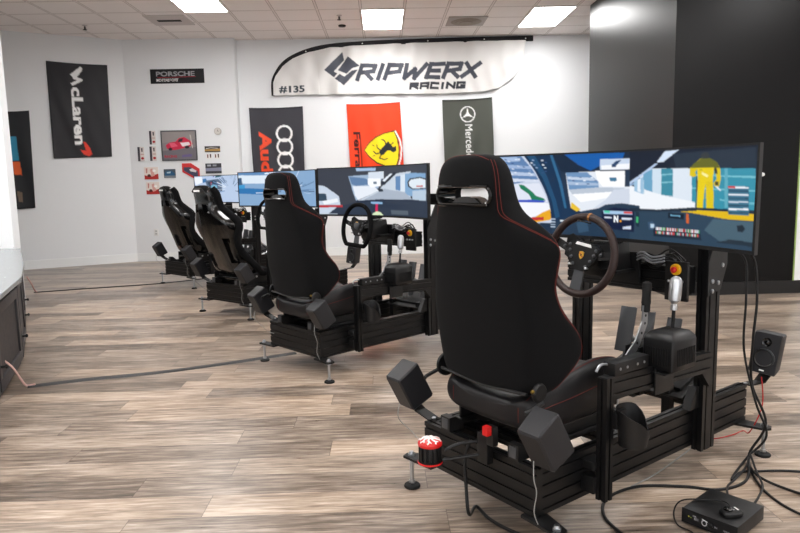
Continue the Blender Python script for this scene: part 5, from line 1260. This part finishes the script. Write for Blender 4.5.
make_frame()
reclining_seat()
make_shifter(); make_handbrake(); make_pedals(); make_control_box(); make_cup(); make_drum()
speaker_box('spk_rear_right', (-.035, .362, .445), 0, R(30), 0, .90)
speaker_box('spk_rear_left', (-.035, -.345, .455), 0, R(28), 0, .90)
speaker_box('spk_front_right', (1.47, .36, .468), R(180 - 12), R(4), R(7), 1.0)
arm('speaker_bracket', 'arm_rr', '', [(.03, .27, .318), (.01, .33, .345), (-.01, .35, .375)], (.05, 0, 0), .006)
arm('speaker_bracket', 'arm_rl', '', [(.03, -.27, .318), (.01, -.33, .345), (-.01, -.35, .375)], (.05, 0, 0), .006)
arm('speaker_bracket', 'arm_fr', '', [(1.40, .30, .315), (1.46, .335, .325), (1.50, .352, .372)], (0, .05, 0), .006)
def rcable(key, name, label, pts, r, material, group='cables on the simulators'):
    b = MB(); b.tube(pts, r, 7, smooth=7); o = b.build(name, material, None, smooth=80); o.matrix_world = R0
    tag(o, label, 'cable', group); THINGS.append((o, Matrix.Identity(4), key)); return o
rcable('cab_rr', 'speaker_cable', '', [(-.08, .355, .385), (-.085, .36, .33), (-.06, .35, .27), (-.055, .335, .20), (-.03, .33, .145)], .0018, M_WCAB)
rcable('cab_rl', 'speaker_cable', '', [(-.08, -.35, .385), (-.09, -.345, .33), (-.06, -.30, .28), (-.05, -.25, .25), (-.03, -.20, .235)], .0018, M_WCAB)
rn = random.Random(3)
t = rthing('cable_loom', 'loom', '', 'cables', 'tangled looms under the monitors', (0, 0, 0))
b = MB()
for k in range(9):
    z = .955 - rn.random() * .05; u0 = .86 + rn.random() * .05
    b.tube([(u0, .08 + rn.random() * .03, z), (u0 - .03 * rn.random(), .12, z - .03 + rn.random() * .06), (u0 - .02, .17, z - .04 * rn.random()), (u0 + .02 * rn.random(), .22, z + .03 * rn.random()), (u0, .285, z - .06 * rn.random())], .003 + .002 * rn.random(), 6)
b.build('black_wires', M_CABLE, t, smooth=80)
b = MB()
for k in range(3):
    z = .945 - .012 * k; b.tube([(.835, .10, z), (.83, .13, z + .012), (.835, .17, z - .006), (.845, .22, z + .004)], .004, 6)
b.build('braided_sleeve', mat('silver_braid', '9a9ca0', .4, .5), t, smooth=80)

# ---------------- which things each simulator has, with their labels
LAB = {
 'frame': ['nearest and largest black slotted aluminium simulator frame on silver-bolted feet', 'black slotted aluminium simulator frame, second nearest, in front of the red flag', 'black slotted aluminium simulator frame carrying a bucket seat, third from the camera', 'black slotted aluminium simulator frame farthest away at left'],
 'seat': ['large black cloth reclining racing seat with red stitching, nearest the camera', 'black cloth reclining racing seat with red stitching, second nearest, left of the red flag'],
 'shifter': ['black ribbed gear shifter with silver knob on the %s'] , 'handbrake': ['handbrake lever with black grip beside the shifter of the %s'],
 'pedals': ['grey metal pedal set at the foot end of the %s'], 'control': ['black control box with yellow and red emergency stop on the %s'],
 'cup': ['black open cup holder on the right post of the %s'], 'drum': ['small ribbed black motor with red cap and white star pattern behind the nearest seat'],
 'spk_rear_right': ['charcoal speaker behind the seat at right on the %s'], 'spk_rear_left': ['charcoal speaker behind the seat at left on the %s'], 'spk_front_right': ['charcoal speaker facing backward at the front right end of the %s'],
 'arm_rr': ['bent black plate holding the right rear speaker of the %s'], 'arm_rl': ['bent black plate holding the left rear speaker of the %s'], 'arm_fr': ['bent black plate holding the front right speaker of the %s'],
 'cab_rr': ['thin pale cable hanging from the right rear speaker of the %s'], 'cab_rl': ['thin pale cable hanging from the left rear speaker of the %s'], 'loom': ['tangled black and silver cables under the monitor of the %s'],
}
def lab(key, i):
    l = LAB[key]; return l[i] if len(l) > 1 else l[0] % WHICH[i] if '%s' in l[0] else l[0]
base = list(THINGS)
bucket = bucket_seat()
for e, lm, key in base: e['label'] = lab(key, 0)
for i in (1, 2, 3):
    Mi = rigm(i)
    for e, lm, key in base:
        if key == 'drum' or (key == 'seat' and i > 1): continue
        if key == 'seat': lm = Matrix.Translation((-.05, 0, -.012))
        c = copy_tree(e); c.matrix_world = Mi @ lm; c['label'] = lab(key, i)
w1 = wheel_unit('round'); w1['label'] = 'round dark brown steering wheel with gold crest on the nearest simulator'
w2 = wheel_unit('flat'); w2.matrix_world = rigm(1); w2['label'] = 'black flat-bottomed steering wheel on the second nearest simulator'
for i in (2, 3):
    c = copy_tree(w2); c.matrix_world = rigm(i); c['label'] = ['black steering wheel on the third simulator, mostly hidden by seats', 'black steering wheel on the farthest simulator, hidden behind its seat'][i - 2]
bucket.matrix_world = rigm(2) @ Matrix.Translation((-.02, 0, -.03)); bucket['label'] = 'glossy black bucket racing seat with shoulder openings, right one of two'
c = copy_tree(bucket); c.matrix_world = rigm(3) @ Matrix.Translation((.08, 0, -.03)); c['label'] = 'glossy black bucket racing seat with shoulder openings, farthest and leftmost'
ML = ['large curved ultrawide monitor showing a racing cockpit and yellow-suited figure', 'curved monitor with a car cockpit view below the red flag', 'curved monitor below the flag with four white rings', 'farthest curved monitor, at left below the pinned photos']
for i in range(4):
    mo = make_monitor(i, [.005, .012, .03, .03][i]); mo['label'] = ML[i]

# ================================================================ floor gear near the camera
cable('power_cable', 'black cable looping on the floor from the cable bundle under the nearest simulator', [(1.50, 2.74, .03), (1.415, 2.596, .006), (1.271, 2.522, .006), (1.14, 2.555, .006), (.955, 2.564, .006), (.80, 2.47, .006), (.745, 2.33, .006), (.773, 2.19, .006), (.84, 2.0, .006)], .006, M_CABLE)
cable('signal_cable', 'thin white cable on the floor under the nearest simulator frame', [(1.35, 2.95, .004), (1.20, 2.80, .004), (1.05, 2.66, .004), (.93, 2.57, .004)], .003, M_WCAB)
def rp(u, w, z):
    v = R0 @ Vector((u, -w, z)); return tuple(v)
cable('signal_cable', 'thin red cable by the front right foot of the nearest simulator', [rp(1.42, .36, .36), rp(1.44, .36, .22), rp(1.40, .33, .10), (1.68, 3.13, .006), (1.60, 3.08, .006), (1.50, 3.04, .006), (1.42, 3.05, .006)], .0028, M_RCAB)
cable('monitor_cable', 'black cable hanging down from the nearest monitor, left strand', [rp(1.13, .25, 1.03), rp(1.24, .30, .95), rp(1.30, .325, .886), rp(1.30, .333, .72), rp(1.30, .334, .50), rp(1.33, .38, .27), rp(1.36, .42, .12), (1.53, 2.80, .02), (1.40, 2.66, .006), (1.36, 2.60, .006), (1.42, 2.66, .01), (1.50, 2.68, .006), (1.70, 2.66, .006), (1.95, 2.50, .006)], .005, M_CABLE)
cable('monitor_cable', 'black cable hanging down from the nearest monitor, right strand', [rp(1.13, .28, 1.03), rp(1.24, .34, .95), rp(1.30, .363, .89), rp(1.30, .379, .727), rp(1.30, .37, .549), rp(1.33, .36, .35), rp(1.37, .41, .17), (1.545, 2.82, .02), (1.47, 2.62, .02), (1.545, 2.50, .006), (1.66, 2.40, .006), (1.9, 2.25, .006)], .0055, M_CABLE)
cable('audio_cable', 'black cable curving from the cable bundle into the back of the amplifier', [(1.54, 2.80, .03), (1.47, 2.70, .02), (1.36, 2.58, .02), (1.29, 2.50, .03), (1.25, 2.42, .035), (1.235, 2.385, .035)], .0045, M_CABLE)
cable('audio_cable', 'black cable curving down to the right rear corner of the amplifier', [(1.54, 2.80, .03), (1.49, 2.66, .02), (1.43, 2.50, .03), (1.36, 2.40, .035), (1.295, 2.325, .035)], .0045, M_CABLE)
cable('audio_cable', 'black cable crossing the floor towards the right edge below the others', [(1.53, 2.80, .02), (1.475, 2.67, .012), (1.44, 2.50, .006), (1.46, 2.34, .006), (1.55, 2.22, .006), (1.75, 2.08, .006)], .005, M_CABLE)
cable('motor_cable', 'thick black cable dropping from the small red-capped motor to the floor', [rp(-.02, .0, .33), rp(-.04, -.01, .26), rp(-.045, 0, .16), rp(-.05, .02, .06), (.275, 2.42, .010), (.31, 2.335, .008), (.37, 2.25, .008), (.47, 2.16, .008)], .0065, M_CABLE)
# amplifier
A0, B0, C0 = Vector((1.02, 2.289)), Vector((1.191, 2.432)), Vector((1.318, 2.283))
ang = math.atan2((C0 - B0).y, (C0 - B0).x); L_ = .205; Dp = (B0 - A0).length
t = thing('audio_amplifier', 'small black audio amplifier box on the floor in the right foreground', 'amplifier', None, (A0.x, A0.y, 0), rot=ang)
dl = A0 - B0
AX = Vector((1, 0, 0)); loc2 = Matrix.Rotation(-ang, 2)
dp = loc2 @ (B0 - A0); ex = loc2 @ (C0 - B0); DW, DD_ = ex.x, dp.y
b = MB(flip=False); b.box((DW / 2, DD_ / 2, .032), (DW, DD_, .052), .003); b.build('case', M_PLA, t)
b = MB(flip=False); b.box((DW / 2, -.003, .032), (DW + .002, .006, .054), .0015); fr = b.build('front_panel', M_PLM, t)
cv = Canvas(22, 5, 24, '141416')
place_text(cv, 'LEVEL', 'd8d8d8', 4.4, 1.2, 1.6, .5, .02); cv.ell(2.6, 2.2, .25, .25, 'd8d040'); cv.ell(3.5, 2.4, .2, .2, 'a8c040')
rn = random.Random(9)
for q in range(9): x = 4.4 + rn.random() * 2.0; cv.poly([(x, 1.9), (x + .5, 1.9), (x + .5, 2.9), (x, 2.9)], rn.choice(['c8c8cc', 'e8e8e8', '5a5a5e']))
cv.ringline(9.2, 2.7, 1.0, .28, 'd0d0d4'); cv.line([(8.2, 1.4), (10.6, 1.9)], .25, 'e0e0e0'); cv.line([(10.6, 3.4), (11.4, 2.4)], .3, 'c0c0c4'); place_text(cv, 'IN', 'a0a0a4', 13.5, 2.4, 1.0, .7, .02); place_text(cv, 'POWER', 'a0a0a4', 17, 2.7, 2.6, .6, .02)
picture('front_print', cv, 110, 30, lambda s_, t_: (.004 + (DW - .008) * s_, -.0068, .056 - .048 * t_), M_PRINT, fr)
b = MB(flip=False); b.lathe((.118 * DW / .22, -.006, .031), (0, -1, 0), [(.009, 0), (.009, .008), (.007, .010), (.001, .010)], 18); b.build('volume_knob', M_PLA, fr)
b = MB(flip=False)
for x, y in ((.02, .02), (DW - .02, .02), (.02, DD_ - .02), (DW - .02, DD_ - .02)): b.cyl((x, y, 0), (x, y, .007), .009, n=14)
b.build('rubber_foot', M_RUB, t)
# volume puck resting on it
t = thing('remote_puck', 'small oval black volume controller resting on top of the amplifier', 'controller', None, (1.165, 2.225, .058), rot=ang + R(60))
b = MB(flip=False); rings = []
for z, a, c_ in ((0, .036, .024), (.004, .040, .028), (.014, .040, .028), (.020, .035, .023), (.022, .02, .012)): rings.append([b.v((a * math.copysign(abs(math.cos(q)) ** .7, math.cos(q)), c_ * math.copysign(abs(math.sin(q)) ** .7, math.sin(q)), z)) for q in [2 * math.pi * k / 28 for k in range(28)]])
b.skin(rings); b.build('shell', M_PLA, t)
b = MB(flip=False); b.lathe((-.012, 0, .020), (0, 0, 1), [(.016, 0), (.016, .006), (.013, .008), (.001, .008)], 22); b.build('dial', M_GLOSS, t)
b = MB(flip=False); b.box((.020, 0, .0215), (.006, .022, .002), .0005); b.box((.004, 0, .0225), (.002, .018, .002)); b.build('marking', M_WHITE, t)
cable('controller_cable', 'thin black cable looping from the oval volume controller over the amplifier edge', [(1.180, 2.250, .067), (1.18, 2.30, .068), (1.12, 2.325, .066), (1.04, 2.345, .055), (1.005, 2.33, .02), (.99, 2.26, .006), (1.02, 2.20, .006), (1.00, 2.12, .006), (.95, 2.05, .006)], .0028, M_CABLE)
